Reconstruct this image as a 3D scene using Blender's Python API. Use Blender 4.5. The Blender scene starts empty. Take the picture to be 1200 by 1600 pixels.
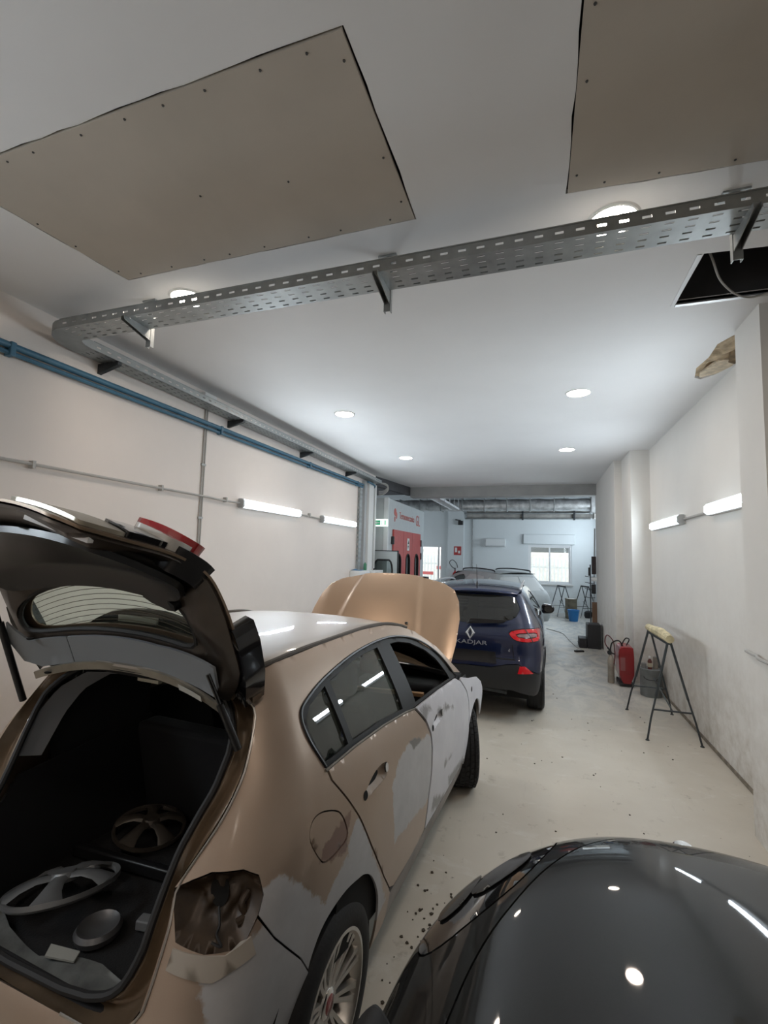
import bpy, bmesh, math, random
import numpy as np
from mathutils import Vector, Matrix
from mathutils.geometry import delaunay_2d_cdt
random.seed(7)
sc = bpy.context.scene
COL = sc.collection

# ------------------------------------------------------------------ camera
FPX, YAW, PITCH, ROLL, CAMH = 722.5, .3256, .088, .02746, 2.0
def cam_axes():
    cy, sy, cp, sp, cr, sr = (math.cos(YAW), math.sin(YAW), math.cos(PITCH),
                              math.sin(PITCH), math.cos(ROLL), math.sin(ROLL))
    fw = Vector((-sy*cp, cy*cp, sp)); rt = Vector((cy, sy, 0)); up = rt.cross(fw)
    return cr*rt + sr*up, -sr*rt + cr*up, fw
_r, _u, _f = cam_axes()
cam_data = bpy.data.cameras.new('camera')
cam = bpy.data.objects.new('camera', cam_data); COL.objects.link(cam)
cam.matrix_world = Matrix(((_r.x, _u.x, -_f.x, 0), (_r.y, _u.y, -_f.y, 0), (_r.z, _u.z, -_f.z, CAMH), (0, 0, 0, 1)))
cam_data.sensor_fit = 'VERTICAL'; cam_data.sensor_height = 36.0
cam_data.lens = FPX/1600*36.0
cam_data.clip_start = .05; cam_data.clip_end = 200
sc.camera = cam

# ------------------------------------------------------------------ world, exposure
world = bpy.data.worlds.new('sky'); sc.world = world; world.use_nodes = True
bg = world.node_tree.nodes['Background']
bg.inputs[0].default_value = (.86, .93, 1.0, 1); bg.inputs[1].default_value = 1.5
sc.view_settings.view_transform = 'Standard'; sc.view_settings.look = 'None'
sc.view_settings.gamma = 1; sc.view_settings.exposure = 1.10
sc.view_settings.use_curve_mapping = False
TUBE_POWER = 48.0      # emission of the fluorescent tubes
SPOT_POWER = 34.0      # emission of the round downlights

# ------------------------------------------------------------------ materials
MATS = {}
def nt(m):
    m.use_nodes = True
    return m.node_tree
class N:
    """small helper around a node tree"""
    def __init__(s, m):
        s.t = nt(m); s.n = s.t.nodes; s.l = s.t.links; s.b = s.n['Principled BSDF']
    def add(s, typ, **kw):
        n = s.n.new(typ)
        for k, v in kw.items(): setattr(n, k, v)
        return n
    def math(s, op, a, b=None, c=None, clamp=False):
        n = s.n.new('ShaderNodeMath'); n.operation = op; n.use_clamp = clamp
        for i, v in enumerate((a, b, c)):
            if v is None: continue
            if isinstance(v, (int, float)): n.inputs[i].default_value = v
            else: s.l.new(v, n.inputs[i])
        return n.outputs[0]
    def noise(s, scale, detail=4, rough=.55, vec=None, dist=0):
        n = s.n.new('ShaderNodeTexNoise'); n.inputs['Scale'].default_value = scale
        n.inputs['Detail'].default_value = detail; n.inputs['Roughness'].default_value = rough
        n.inputs['Distortion'].default_value = dist
        s.l.new(vec if vec is not None else s.coord(), n.inputs['Vector'])
        return n.outputs[0]
    def coord(s):
        if not hasattr(s, '_c'): s._c = s.n.new('ShaderNodeTexCoord')
        return s._c.outputs['Object']
    def geo(s):
        if not hasattr(s, '_g'): s._g = s.n.new('ShaderNodeNewGeometry')
        return s._g.outputs['Position']
    def xyz(s, v=None):
        n = s.n.new('ShaderNodeSeparateXYZ'); s.l.new(v if v is not None else s.coord(), n.inputs[0])
        return n.outputs
    def scaled(s, v, sx, sy, sz):
        n = s.n.new('ShaderNodeMapping'); s.l.new(v, n.inputs[0]); n.inputs['Scale'].default_value = (sx, sy, sz)
        return n.outputs[0]
    def ramp(s, fac, stops):
        n = s.n.new('ShaderNodeValToRGB'); s.l.new(fac, n.inputs[0])
        e = n.color_ramp.elements
        while len(e) < len(stops): e.new(.5)
        for i, (p, c) in enumerate(stops):
            e[i].position = p
            e[i].color = (c, c, c, 1) if isinstance(c, (int, float)) else (*c, 1)
        return n.outputs[0]
    def mix(s, fac, a, b):
        n = s.n.new('ShaderNodeMix'); n.data_type = 'RGBA'
        for i, v in ((0, fac), (6, a), (7, b)):
            if isinstance(v, (int, float)): n.inputs[i].default_value = v
            elif isinstance(v, tuple): n.inputs[i].default_value = (*v, 1)
            else: s.l.new(v, n.inputs[i])
        return n.outputs[2]
    def col(s, v): s.l.new(v, s.b.inputs['Base Color'])
    def rough(s, v): s.l.new(v, s.b.inputs['Roughness'])
    def bump(s, h, strength=.2, dist=.01):
        n = s.n.new('ShaderNodeBump'); n.inputs['Strength'].default_value = strength
        n.inputs['Distance'].default_value = dist
        s.l.new(h, n.inputs['Height']); s.l.new(n.outputs[0], s.b.inputs['Normal'])
def mat(name, col=(.8, .8, .8), rough=.5, metal=0, spec=None, coat=0, coat_rough=.05, emit=None, estr=0,
        trans=0, ior=None, alpha=1, vary=0, vscale=6, bump=0, bscale=80, rvary=0):
    if name in MATS: return MATS[name]
    m = bpy.data.materials.new(name); MATS[name] = m
    g = N(m); b = g.b
    b.inputs['Base Color'].default_value = (*col, 1)
    b.inputs['Roughness'].default_value = rough; b.inputs['Metallic'].default_value = metal
    if spec is not None: b.inputs['Specular IOR Level'].default_value = spec
    b.inputs['Coat Weight'].default_value = coat; b.inputs['Coat Roughness'].default_value = coat_rough
    b.inputs['Transmission Weight'].default_value = trans
    if ior: b.inputs['IOR'].default_value = ior
    b.inputs['Alpha'].default_value = alpha
    if emit: b.inputs['Emission Color'].default_value = (*emit, 1); b.inputs['Emission Strength'].default_value = estr
    if vary:
        f = g.noise(vscale, 5)
        g.col(g.mix(g.ramp(f, [(.3, 0.), (.7, 1.)]), tuple(c*(1-vary) for c in col), tuple(min(1, c*(1+vary)) for c in col)))
    if rvary:
        f = g.noise(vscale*1.7, 4)
        g.rough(g.math('ADD', g.math('MULTIPLY', g.math('SUBTRACT', f, .5), 2*rvary), rough, clamp=True))
    if bump: g.bump(g.noise(bscale, 3), bump)
    return m

# ------------------------------------------------------------------ mesh helpers
def finish(o, label=None, cat=None, group=None, kind=None):
    if label: o['label'] = label
    if cat: o['category'] = cat
    if group: o['group'] = group
    if kind: o['kind'] = kind
    return o
def link(name, me, m=None, parent=None, smooth=35, bevel=0, solid=0, **tags):
    o = bpy.data.objects.new(name, me); COL.objects.link(o)
    if m is not None:
        if isinstance(m, str): m = MATS[m]
        if not me.materials: me.materials.append(m)
    if parent is not None: o.parent = parent
    if smooth and len(me.polygons):
        me.polygons.foreach_set('use_smooth', [True]*len(me.polygons))
        if smooth < 180: me.set_sharp_from_angle(angle=math.radians(smooth))
    if solid:
        cnt = {}
        for pl_ in me.polygons:
            for k in pl_.edge_keys: cnt[k] = cnt.get(k, 0)+1
        for e in me.edges:
            if cnt.get(tuple(sorted(e.vertices)), 0) < 2: e.use_edge_sharp = True
        s = o.modifiers.new('thickness', 'SOLIDIFY'); s.thickness = abs(solid); s.offset = -1 if solid > 0 else 1
    if bevel:
        b = o.modifiers.new('bevel', 'BEVEL'); b.width = bevel; b.segments = 2; b.limit_method = 'ANGLE'; b.angle_limit = .6
    return finish(o, **tags)
def thing(name, label, cat, loc=(0, 0, 0), rz=0, group=None):
    o = bpy.data.objects.new(name, None); COL.objects.link(o)
    o.location = loc; o.rotation_euler = (0, 0, rz); o.empty_display_size = .1
    return finish(o, label, cat, group)
def copy_tree(o, parent=None):
    c = o.copy(); COL.objects.link(c); c.parent = parent
    for ch in list(o.children): copy_tree(ch, c)
    return c
class MB:
    def __init__(s): s.v = []; s.f = []
    def add(s, vs, fs):
        b = len(s.v); s.v += [tuple(map(float, v)) for v in vs]; s.f += [tuple(i+b for i in f) for f in fs]; return s
    def box(s, lo, hi, mtx=None):
        x0, y0, z0 = lo; x1, y1, z1 = hi
        vs = [(x0, y0, z0), (x1, y0, z0), (x1, y1, z0), (x0, y1, z0), (x0, y0, z1), (x1, y0, z1), (x1, y1, z1), (x0, y1, z1)]
        if mtx is not None: vs = [tuple(mtx @ Vector(v)) for v in vs]
        return s.add(vs, [(0, 3, 2, 1), (4, 5, 6, 7), (0, 1, 5, 4), (1, 2, 6, 5), (2, 3, 7, 6), (3, 0, 4, 7)])
    def beam(s, a, b, w, h, up=(0, 0, 1)):
        a, b = Vector(a), Vector(b); d = b-a; L = d.length; d.normalize()
        u = Vector(up); x = d.cross(u)
        if x.length < 1e-4: x = d.cross(Vector((1, 0, 0)))
        x.normalize(); y = x.cross(d)
        m = Matrix((( x.x, d.x, y.x, a.x), (x.y, d.y, y.y, a.y), (x.z, d.z, y.z, a.z), (0, 0, 0, 1)))
        return s.box((-w/2, 0, -h/2), (w/2, L, h/2), m)
    def tube(s, pts, r, n=8, caps=True, closed=False):
        P = [Vector(p) for p in pts]; k = len(P)
        rs = r if isinstance(r, (list, tuple)) else [r]*k
        T = []
        for i in range(k):
            a = P[(i-1) % k] if (i > 0 or closed) else P[i]; b = P[(i+1) % k] if (i < k-1 or closed) else P[i]
            t = b-a; T.append(t.normalized() if t.length > 1e-9 else Vector((0, 0, 1)))
        ref = Vector((0, 0, 1)) if abs(T[0].z) < .9 else Vector((1, 0, 0))
        nn = (ref-T[0]*ref.dot(T[0])).normalized(); vs = []; b0 = 0
        for i in range(k):
            nn = nn-T[i]*nn.dot(T[i])
            if nn.length < 1e-6: nn = T[i].orthogonal()
            nn.normalize(); bb = T[i].cross(nn)
            for j in range(n):
                a = 2*math.pi*j/n; vs.append(P[i]+(nn*math.cos(a)+bb*math.sin(a))*rs[i])
        fs = []
        for i in range(k if closed else k-1):
            for j in range(n):
                a = i*n+j; b = i*n+(j+1) % n; c = ((i+1) % k)*n+(j+1) % n; d = ((i+1) % k)*n+j
                fs.append((a, b, c, d))
        if caps and not closed:
            fs.append(tuple(range(n-1, -1, -1))); fs.append(tuple((k-1)*n+j for j in range(n)))
        return s.add(vs, fs)
    def cyl(s, a, b, r, r2=None, n=16): return s.tube([a, b], [r, r if r2 is None else r2], n)
    def lathe(s, prof, n=32, c=(0, 0, 0), axis='z', closed=False, caps=True):
        vs = []; fs = []; k = len(prof)
        for (r, h) in prof:
            for j in range(n):
                a = 2*math.pi*j/n; p = (r*math.cos(a), r*math.sin(a), h)
                if axis == 'x': p = (p[2], p[0], p[1])
                if axis == 'y': p = (p[1], p[2], p[0])
                vs.append((p[0]+c[0], p[1]+c[1], p[2]+c[2]))
        for i in range(k if closed else k-1):
            for j in range(n):
                q = (i+1) % k
                fs.append((i*n+j, i*n+(j+1) % n, q*n+(j+1) % n, q*n+j))
        if not closed and caps:
            if prof[0][0] > 1e-6: fs.append(tuple(range(n-1, -1, -1)))
            if prof[-1][0] > 1e-6: fs.append(tuple((k-1)*n+j for j in range(n)))
        return s.add(vs, fs)
    def prism(s, poly, z0, z1, fn=None):
        n = len(poly); fn = fn or (lambda a, b, h: (a, b, h))
        vs = [fn(a, b, z0) for a, b in poly]+[fn(a, b, z1) for a, b in poly]
        return s.add(vs, [tuple(range(n-1, -1, -1)), tuple(range(n, 2*n))]+[(i, (i+1) % n, n+(i+1) % n, n+i) for i in range(n)])
    def grid(s, fn, us, vs_):
        V = [fn(u, v) for u in us for v in vs_]; m = len(vs_)
        return s.add(V, [(i*m+j, (i+1)*m+j, (i+1)*m+j+1, i*m+j+1) for i in range(len(us)-1) for j in range(m-1)])
    def mesh(s, name='mesh', fix=True):
        me = bpy.data.meshes.new(name); me.from_pydata(s.v, [], s.f); me.update()
        if fix:
            bm = bmesh.new(); bm.from_mesh(me)
            bmesh.ops.remove_doubles(bm, verts=bm.verts, dist=1e-6)
            bmesh.ops.recalc_face_normals(bm, faces=bm.faces); bm.to_mesh(me); bm.free()
        return me
    def build(s, name, m=None, parent=None, **kw):
        return link(name, s.mesh(name, kw.pop('fix', True)), m, parent, **kw)
def text_mesh(s, size, depth=.001, align='CENTER', shear=0):
    cu = bpy.data.curves.new('lettering', 'FONT'); cu.body = s; cu.size = size; cu.extrude = depth
    cu.align_x = align; cu.align_y = 'CENTER'; cu.shear = shear
    o = bpy.data.objects.new('lettering', cu); COL.objects.link(o)
    dg = bpy.context.evaluated_depsgraph_get(); me = bpy.data.meshes.new_from_object(o.evaluated_get(dg))
    bpy.data.objects.remove(o); return me
def place_mesh(me, origin, ex, ey, ez):
    ex, ey, ez = Vector(ex), Vector(ey), Vector(ez); o = Vector(origin)
    me.transform(Matrix(((ex.x, ey.x, ez.x, o.x), (ex.y, ey.y, ez.y, o.y), (ex.z, ey.z, ez.z, o.z), (0, 0, 0, 1))))
    return me

# polygon panels stretched over a surface function
def resample(poly, step, closed=True):
    out = []; n = len(poly)
    for i in range(n if closed else n-1):
        a = poly[i]; b = poly[(i+1) % n]; L = math.dist(a, b); k = max(1, int(math.ceil(L/step)))
        out += [(a[0]+(b[0]-a[0])*t/k, a[1]+(b[1]-a[1])*t/k) for t in range(k)]
    if not closed: out.append(poly[-1])
    return out
def smooth_poly(p, it=2):
    """Chaikin corner cutting of a closed outline"""
    for _ in range(it):
        q = []
        for i in range(len(p)):
            a, b = p[i], p[(i+1) % len(p)]
            q += [(a[0]*.75+b[0]*.25, a[1]*.75+b[1]*.25), (a[0]*.25+b[0]*.75, a[1]*.25+b[1]*.75)]
        p = q
    return p
def spline(p, k=6, closed=False):
    """Catmull-Rom through the points"""
    n = len(p); out = []
    P = lambda i: np.array(p[i % n] if closed else p[min(max(i, 0), n-1)], float)
    for i in range(n if closed else n-1):
        a, b, c, d = P(i-1), P(i), P(i+1), P(i+2)
        for t in np.linspace(0, 1, k, endpoint=False):
            out.append(tuple(.5*((2*b)+(c-a)*t+(2*a-5*b+4*c-d)*t*t+(3*b-a-3*c+d)*t**3)))
    if not closed: out.append(tuple(P(n-1)))
    return out
def inside(px, py, poly):
    x, y = poly[:, 0], poly[:, 1]; x2, y2 = np.roll(x, -1), np.roll(y, -1)
    r = np.zeros(len(px), bool)
    for a, b, c, d in zip(x, y, x2, y2):
        if b == d: continue
        r ^= ((b > py) != (d > py)) & (px < (c-a)*(py-b)/(d-b)+a)
    return r
def edge_dist(px, py, poly):
    d = np.full(len(px), 1e9); q = np.roll(poly, -1, axis=0)
    for a, b in zip(poly, q):
        e = b-a; L = max(e@e, 1e-12); t = np.clip(((px-a[0])*e[0]+(py-a[1])*e[1])/L, 0, 1)
        d = np.minimum(d, np.hypot(px-a[0]-t*e[0], py-a[1]-t*e[1]))
    return d
def panel_mesh(outline, fn, step=.03, holes=(), out=None, name='panel'):
    loops = [resample(outline, step)]+[resample(h, step) for h in holes]
    A = [np.array(l) for l in loops]
    lo, hi = A[0].min(0), A[0].max(0)
    gx, gy = np.meshgrid(np.arange(lo[0]+step/2, hi[0], step), np.arange(lo[1]+step/2, hi[1], step), indexing='ij')
    gx, gy = gx.ravel(), gy.ravel(); k = inside(gx, gy, A[0])
    for h in A[1:]: k &= ~inside(gx, gy, h)
    gx, gy = gx[k], gy[k]
    for l in A:
        k = edge_dist(gx, gy, l) > .45*step; gx, gy = gx[k], gy[k]
    V = []; E = []
    for l in loops:
        b = len(V); V += l; E += [(b+i, b+(i+1) % len(l)) for i in range(len(l))]
    V += list(zip(gx, gy))
    r = delaunay_2d_cdt([Vector((float(a), float(b))) for a, b in V], E, [], 0, 1e-6)
    co = np.array([(v.x, v.y) for v in r[0]]); F = np.array([f for f in r[2] if len(f) == 3])
    cen = co[F].mean(1); k = inside(cen[:, 0], cen[:, 1], A[0])
    for h in A[1:]: k &= ~inside(cen[:, 0], cen[:, 1], h)
    F = F[k]
    P = [tuple(map(float, fn(a, b))) for a, b in co]
    me = bpy.data.meshes.new(name); me.from_pydata(P, [], [tuple(map(int, f)) for f in F]); me.update()
    bm = bmesh.new(); bm.from_mesh(me)
    bmesh.ops.delete(bm, geom=[v for v in bm.verts if not v.link_faces], context='VERTS')
    if out is not None:
        o = Vector(out); d = sum(f.normal.dot(o)*f.calc_area() for f in bm.faces)
        if d < 0: bmesh.ops.reverse_faces(bm, faces=bm.faces)
    bm.to_mesh(me); bm.free(); return me
def inset(P, d):
    """move a closed outline inwards by d"""
    A = sum(P[i][0]*P[(i+1) % len(P)][1]-P[(i+1) % len(P)][0]*P[i][1] for i in range(len(P))); sg = 1 if A > 0 else -1; out = []
    for i in range(len(P)):
        a, b, c = P[i-1], P[i], P[(i+1) % len(P)]
        n = []
        for p, q in ((a, b), (b, c)):
            ex, ey = q[0]-p[0], q[1]-p[1]; L = math.hypot(ex, ey) or 1; n.append((-ey/L*sg, ex/L*sg))
        nx, ny = n[0][0]+n[1][0], n[0][1]+n[1][1]; L = max(math.hypot(nx, ny), .5); k = min(2/(L*L), 1.6)
        out.append((b[0]+nx*k*d, b[1]+ny*k*d))
    return out
def mirror_mesh(me):
    m2 = me.copy(); m2.transform(Matrix.Scale(-1, 4, (1, 0, 0))); m2.flip_normals(); return m2
def pch(xs, ys):
    xs = np.array(xs, float); ys = np.array(ys, float); h = np.diff(xs); d = np.diff(ys)/h; m = np.zeros_like(xs)
    for i in range(1, len(xs)-1):
        if d[i-1]*d[i] > 0:
            a = 2*h[i]+h[i-1]; b = h[i]+2*h[i-1]; m[i] = (a+b)/(a/d[i-1]+b/d[i])
    m[0], m[-1] = d[0], d[-1]
    X = xs.tolist(); Y = ys.tolist(); Hh = h.tolist(); Mm = m.tolist()
    def f(x):
        x = min(max(x, X[0]), X[-1]); i = 0
        while i < len(Hh)-1 and x > X[i+1]: i += 1
        t = (x-X[i])/Hh[i]
        return (2*t**3-3*t**2+1)*Y[i]+(t**3-2*t**2+t)*Hh[i]*Mm[i]+(-2*t**3+3*t**2)*Y[i+1]+(t**3-t**2)*Hh[i]*Mm[i+1]
    return f
class Body:
    """right-hand half of a car skin: s runs rearwards along the flank (s = -y) and round the rear corner"""
    def __init__(s, W, R, rho, taper): s.W = pch(*W); s.R = pch(*R); s.rho = pch(*rho); s.taper = taper
    def __call__(s, t, z, off=0):
        r = s.rho(z); R = s.R(z); yc = R+r; y = -t; We = s.W(z)-s.taper(max(y, yc))+off
        if y >= yc: return (We, y, z)
        r2 = r+off; ph = min((yc-y)/r, math.pi/2); over = max((yc-y)-r*math.pi/2, 0)
        return (We-r2*(1-math.cos(ph))-over, yc-r2*math.sin(ph), z)

# ------------------------------------------------------------------ building materials
def wall_mat(name, base, stain=.5):
    m = bpy.data.materials.new(name); MATS[name] = m; g = N(m); p = g.geo(); z = g.xyz(p)[2]
    big = g.noise(.9, 4, .6, p); fine = g.noise(7, 5, .65, p); sm = g.noise(26, 4, .6, p)
    c = g.mix(g.ramp(big, [(.3, 0.), (.75, 1.)]), tuple(v*.93 for v in base), base)
    low = g.math('MULTIPLY', g.ramp(z, [(0., 1.), (.12, .55), (.30, .1), (.62, 0.)]), stain)   # z in metres, the ramp clamps at 1 m
    zz = g.math('MULTIPLY', z, .38)
    low = g.math('MULTIPLY', g.ramp(zz, [(.0, 1.), (.2, .5), (.45, .16), (.75, 0.)]), stain)
    dirt = g.math('MULTIPLY', low, g.ramp(fine, [(.38, 0.), (.68, 1.)]))
    c = g.mix(dirt, c, (.36, .30, .22))
    scr = g.noise(2.2, 3, .5, g.scaled(p, 1, 1.2, 5), 1.2)
    c = g.mix(g.math('MULTIPLY', g.ramp(scr, [(.68, 0.), (.74, .5), (.78, 0.)]), g.math('MULTIPLY', low, 1.2)), c, (.42, .38, .32))
    spk = g.ramp(sm, [(.74, 0.), (.8, 1.)])
    c = g.mix(g.math('MULTIPLY', spk, .25*stain), c, (.35, .32, .28))
    g.col(c); g.b.inputs['Roughness'].default_value = .72
    g.bump(g.math('ADD', fine, g.math('MULTIPLY', sm, .5)), .12, .01)
    return m
wall_mat('wall_left_paint', (.83, .765, .715), .22)
wall_mat('wall_right_paint', (.77, .75, .71), .6)
wall_mat('wall_far_paint', (.70, .75, .77), .35)
m = bpy.data.materials.new('ceiling_paint'); MATS['ceiling_paint'] = m; g = N(m); p = g.geo()
g.col(g.mix(g.ramp(g.noise(.7, 4, .6, p), [(.3, 0.), (.7, 1.)]), (.78, .78, .78), (.83, .83, .83)))
g.b.inputs['Roughness'].default_value = .6; g.bump(g.noise(9, 4, .6, p), .06, .01)
m = bpy.data.materials.new('floor_paint'); MATS['floor_paint'] = m; g = N(m); p = g.geo()
base = g.mix(g.ramp(g.noise(.55, 5, .6, p), [(.3, 0.), (.72, 1.)]), (.52, .475, .40), (.64, .595, .515))
swirl = g.noise(1.6, 8, .72, g.scaled(p, 1.6, .8, 1), 1.6)
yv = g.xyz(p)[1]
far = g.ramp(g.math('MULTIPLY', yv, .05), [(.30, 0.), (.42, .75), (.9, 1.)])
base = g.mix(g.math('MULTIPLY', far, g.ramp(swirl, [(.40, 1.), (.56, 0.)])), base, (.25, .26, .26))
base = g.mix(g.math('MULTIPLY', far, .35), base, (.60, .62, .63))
spots = g.ramp(g.noise(5.5, 6, .7, p), [(.60, 0.), (.70, 1.)])
base = g.mix(g.math('MULTIPLY', spots, .45), base, (.22, .18, .13))
streak = g.ramp(g.noise(3.2, 7, .75, g.scaled(p, 3.5, .7, 1), .8), [(.60, 0.), (.70, 1.)])
base = g.mix(g.math('MULTIPLY', streak, .30), base, (.36, .33, .28))
pale = g.ramp(g.noise(2.1, 6, .7, g.scaled(p, 1, 2, 1), .5), [(.58, 0.), (.66, 1.)])
base = g.mix(g.math('MULTIPLY', pale, .35), base, (.70, .68, .63))
crumbs = g.ramp(g.noise(22, 3, .5, p), [(.735, 0.), (.76, 1.)])
base = g.mix(g.math('MULTIPLY', crumbs, .7), base, (.16, .13, .10))
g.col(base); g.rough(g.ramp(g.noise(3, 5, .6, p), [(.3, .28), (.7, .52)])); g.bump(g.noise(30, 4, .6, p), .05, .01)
mat('raw_slab', (.07, .07, .075), .9, vary=.3, vscale=2)
mat('beam_paint', (.36, .36, .35), .7, vary=.08, vscale=3)
mat('plasterboard', (.50, .45, .385), .85, vary=.07, vscale=1.6, bump=.03)
mat('screw_dark', (.05, .05, .05), .5)
mat('galvanised', (.36, .38, .38), .42, metal=.85, vary=.14, vscale=9, rvary=.1)
mat('galvanised_dull', (.36, .38, .38), .5, metal=.7, vary=.18, vscale=6)
mat('foil_duct', (.62, .63, .63), .38, metal=.75, vary=.35, vscale=5, bump=.5, bscale=9)
mat('concrete_raw', (.33, .32, .30), .85, vary=.3, vscale=4, bump=.3, bscale=30)
mat('blue_pipe', (.05, .15, .235), .42, vary=.1)
mat('grey_pvc', (.44, .43, .41), .5, vary=.08)
mat('white_plastic', (.78, .79, .78), .42)
mat('grey_plastic', (.42, .44, .45), .45)
mat('dark_plastic', (.018, .018, .02), .5)
mat('black_rubber', (.012, .012, .013), .62)
mat('black_iron', (.04, .045, .05), .5, metal=.4, vary=.3, vscale=14)
mat('tube_light', (.9, .95, 1), .4, emit=(.80, .91, 1.0), estr=TUBE_POWER)
mat('tube_side', (.9, .93, .95), .4, emit=(.80, .91, 1.0), estr=TUBE_POWER*.02)
mat('spot_light', (1, .9, .8), .4, emit=(1.0, .86, .73), estr=SPOT_POWER)
mat('insulation_foam', (.46, .36, .24), .95, vary=.4, vscale=12, bump=1, bscale=25)
mat('brown_foam', (.20, .14, .08), .95, vary=.5, vscale=9, bump=1, bscale=30)
mat('aluminium', (.62, .63, .64), .35, metal=.8)
mat('anodised_white', (.74, .76, .77), .4)
def glass_mat(name, tint=(1, 1, 1), gloss=.08, rough=.0, dirt=0, dirtcol=(.5, .5, .45)):
    m = bpy.data.materials.new(name); MATS[name] = m; t = nt(m); n = t.nodes; l = t.links
    for x in list(n):
        if x.type != 'OUTPUT_MATERIAL': n.remove(x)
    out = n['Material Output']
    tr = n.new('ShaderNodeBsdfTransparent'); tr.inputs[0].default_value = (*tint, 1)
    gl = n.new('ShaderNodeBsdfGlossy'); gl.inputs['Roughness'].default_value = rough
    fr = n.new('ShaderNodeFresnel'); fr.inputs[0].default_value = 1.5
    ad = n.new('ShaderNodeMath'); ad.operation = 'ADD'; ad.use_clamp = True; ad.inputs[1].default_value = gloss
    l.new(fr.outputs[0], ad.inputs[0])
    mx = n.new('ShaderNodeMixShader'); l.new(ad.outputs[0], mx.inputs[0]); l.new(tr.outputs[0], mx.inputs[1]); l.new(gl.outputs[0], mx.inputs[2])
    last = mx.outputs[0]
    if dirt:
        d = n.new('ShaderNodeBsdfDiffuse'); d.inputs[0].default_value = (*dirtcol, 1)
        no = n.new('ShaderNodeTexNoise'); no.inputs['Scale'].default_value = 9; no.inputs['Detail'].default_value = 6
        tc = n.new('ShaderNodeTexCoord'); l.new(tc.outputs['Object'], no.inputs['Vector'])
        rp = n.new('ShaderNodeValToRGB'); rp.color_ramp.elements[0].position = .45; rp.color_ramp.elements[1].position = .75
        rp.color_ramp.elements[0].color = (dirt*.55,)*3+(1,); rp.color_ramp.elements[1].color = (dirt,)*3+(1,)
        l.new(no.outputs[0], rp.inputs[0])
        m2 = n.new('ShaderNodeMixShader'); l.new(rp.outputs[0], m2.inputs[0]); l.new(last, m2.inputs[1]); l.new(d.outputs[0], m2.inputs[2]); last = m2.outputs[0]
    l.new(last, out.inputs[0]); return m
glass_mat('window_glass', (.97, 1, 1), .03)

# ------------------------------------------------------------------ the room
CZ, XL, XR, YF = 3.86, -3.78, 1.76, 18.2
def S(name, mb, m, parent=None, **kw): return mb.build(name, m, parent, kind='structure', smooth=0, **kw)
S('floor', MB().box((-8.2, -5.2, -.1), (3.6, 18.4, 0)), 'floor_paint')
S('ceiling_slab', MB().box((-8.2, -5.2, 4.4), (3.6, 18.4, 4.5)), 'raw_slab')
S('wall_left', MB().box((XL-.2, -5, 0), (XL, 10.5, 4.4)), 'wall_left_paint')
S('wall_left_return', MB().box((-8, 10.3, 0), (XL-.2, 10.5, 4.4)), 'wall_far_paint')
fl_ = panel_mesh([(10.3, 0), (18.4, 0), (18.4, 4.4), (10.3, 4.4)], lambda a, b: (-8, a, b), .8, holes=[[(11.4, 1.0), (14.2, 1.0), (14.2, 2.9), (11.4, 2.9)], [(14.9, 1.0), (17.6, 1.0), (17.6, 2.9), (14.9, 2.9)]], out=(1, 0, 0))  # two unseen openings added to let more daylight into the rear room
link('wall_far_left', fl_, 'wall_far_paint', smooth=0, solid=.2, kind='structure')
S('wall_right', MB().box((XR, 4.3, 0), (XR+.2, 8.7, 4.4)), 'wall_right_paint')
S('wall_right_pier', MB().box((1.47, 8.7, 0), (XR+.2, 9.6, 4.4)), 'wall_right_paint')
S('wall_right_block', MB().box((1.34, 9.6, 0), (2.5, 12.7, 4.4)), 'wall_right_paint')
S('wall_far_right', MB().box((2.3, 12.7, 0), (2.5, 18.4, 4.4)), 'wall_far_paint')
S('wall_pillar', MB().box((1.50, 3.86, 0), (XR+.2, 4.30, 4.4)), 'wall_right_paint')
S('wall_right_return', MB().box((XR+.2, 3.86, 0), (3.4, 4.06, 4.4)), 'wall_right_paint')
S('wall_near_right', MB().box((3.2, -5.2, 0), (3.4, 3.86, 4.4)), 'wall_right_paint')
S('wall_near', MB().box((XL-.2, -5.2, 0), (3.4, -5, 4.4)), 'wall_left_paint')
S('wall_left_strip', MB().box((XL-.35, -5.2, 0), (XL-.2, 10.3, 4.4)), 'wall_left_paint')
# far wall with its window and door openings
WX0, WX1, WZ0, WZ1 = -.40, 1.10, 1.03, 2.45
DX0, DX1, DZ1 = -4.55, -3.66, 2.34
fw = panel_mesh([(-8, 0), (DX0, 0), (DX0, DZ1), (DX1, DZ1), (DX1, 0), (2.3, 0), (2.3, 4.4), (-8, 4.4)], lambda a, b: (a, YF, b), .6,
                holes=[[(WX0, WZ0), (WX1, WZ0), (WX1, WZ1), (WX0, WZ1)]], out=(0, -1, 0))
link('wall_far', fw, 'wall_far_paint', smooth=0, solid=.2, kind='structure')
# lowered plaster ceiling with the cut-outs for the boards, the hatch and the broken corner
BL = [(-2.86, 1.36), (-.665, 1.35), (-.655, 2.335), (-2.73, 2.34)]
BR = [(.15, .95), (1.75, 1.0), (1.75, 2.47), (.14, 2.38)]
HT = [(.95, 3.12), (1.62, 3.17), (1.62, 3.70), (.94, 3.70)]
FM = [(1.52, 4.36), (1.45, 4.52), (1.47, 4.80), (1.44, 5.05), (1.50, 5.32), (1.57, 5.38), (1.66, 5.28), (1.74, 5.08), (1.745, 4.36)]
grow = lambda P, d: [(sum(q[0] for q in P)/len(P)+(a-sum(q[0] for q in P)/len(P))*(1+d), sum(q[1] for q in P)/len(P)+(b-sum(q[1] for q in P)/len(P))*(1+d*1.6)) for a, b in P]
def ragged(P, amp, step=.12):
    return [(a+random.uniform(-amp, amp), b+random.uniform(-amp, amp)) for a, b in resample(P, step)]
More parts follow.
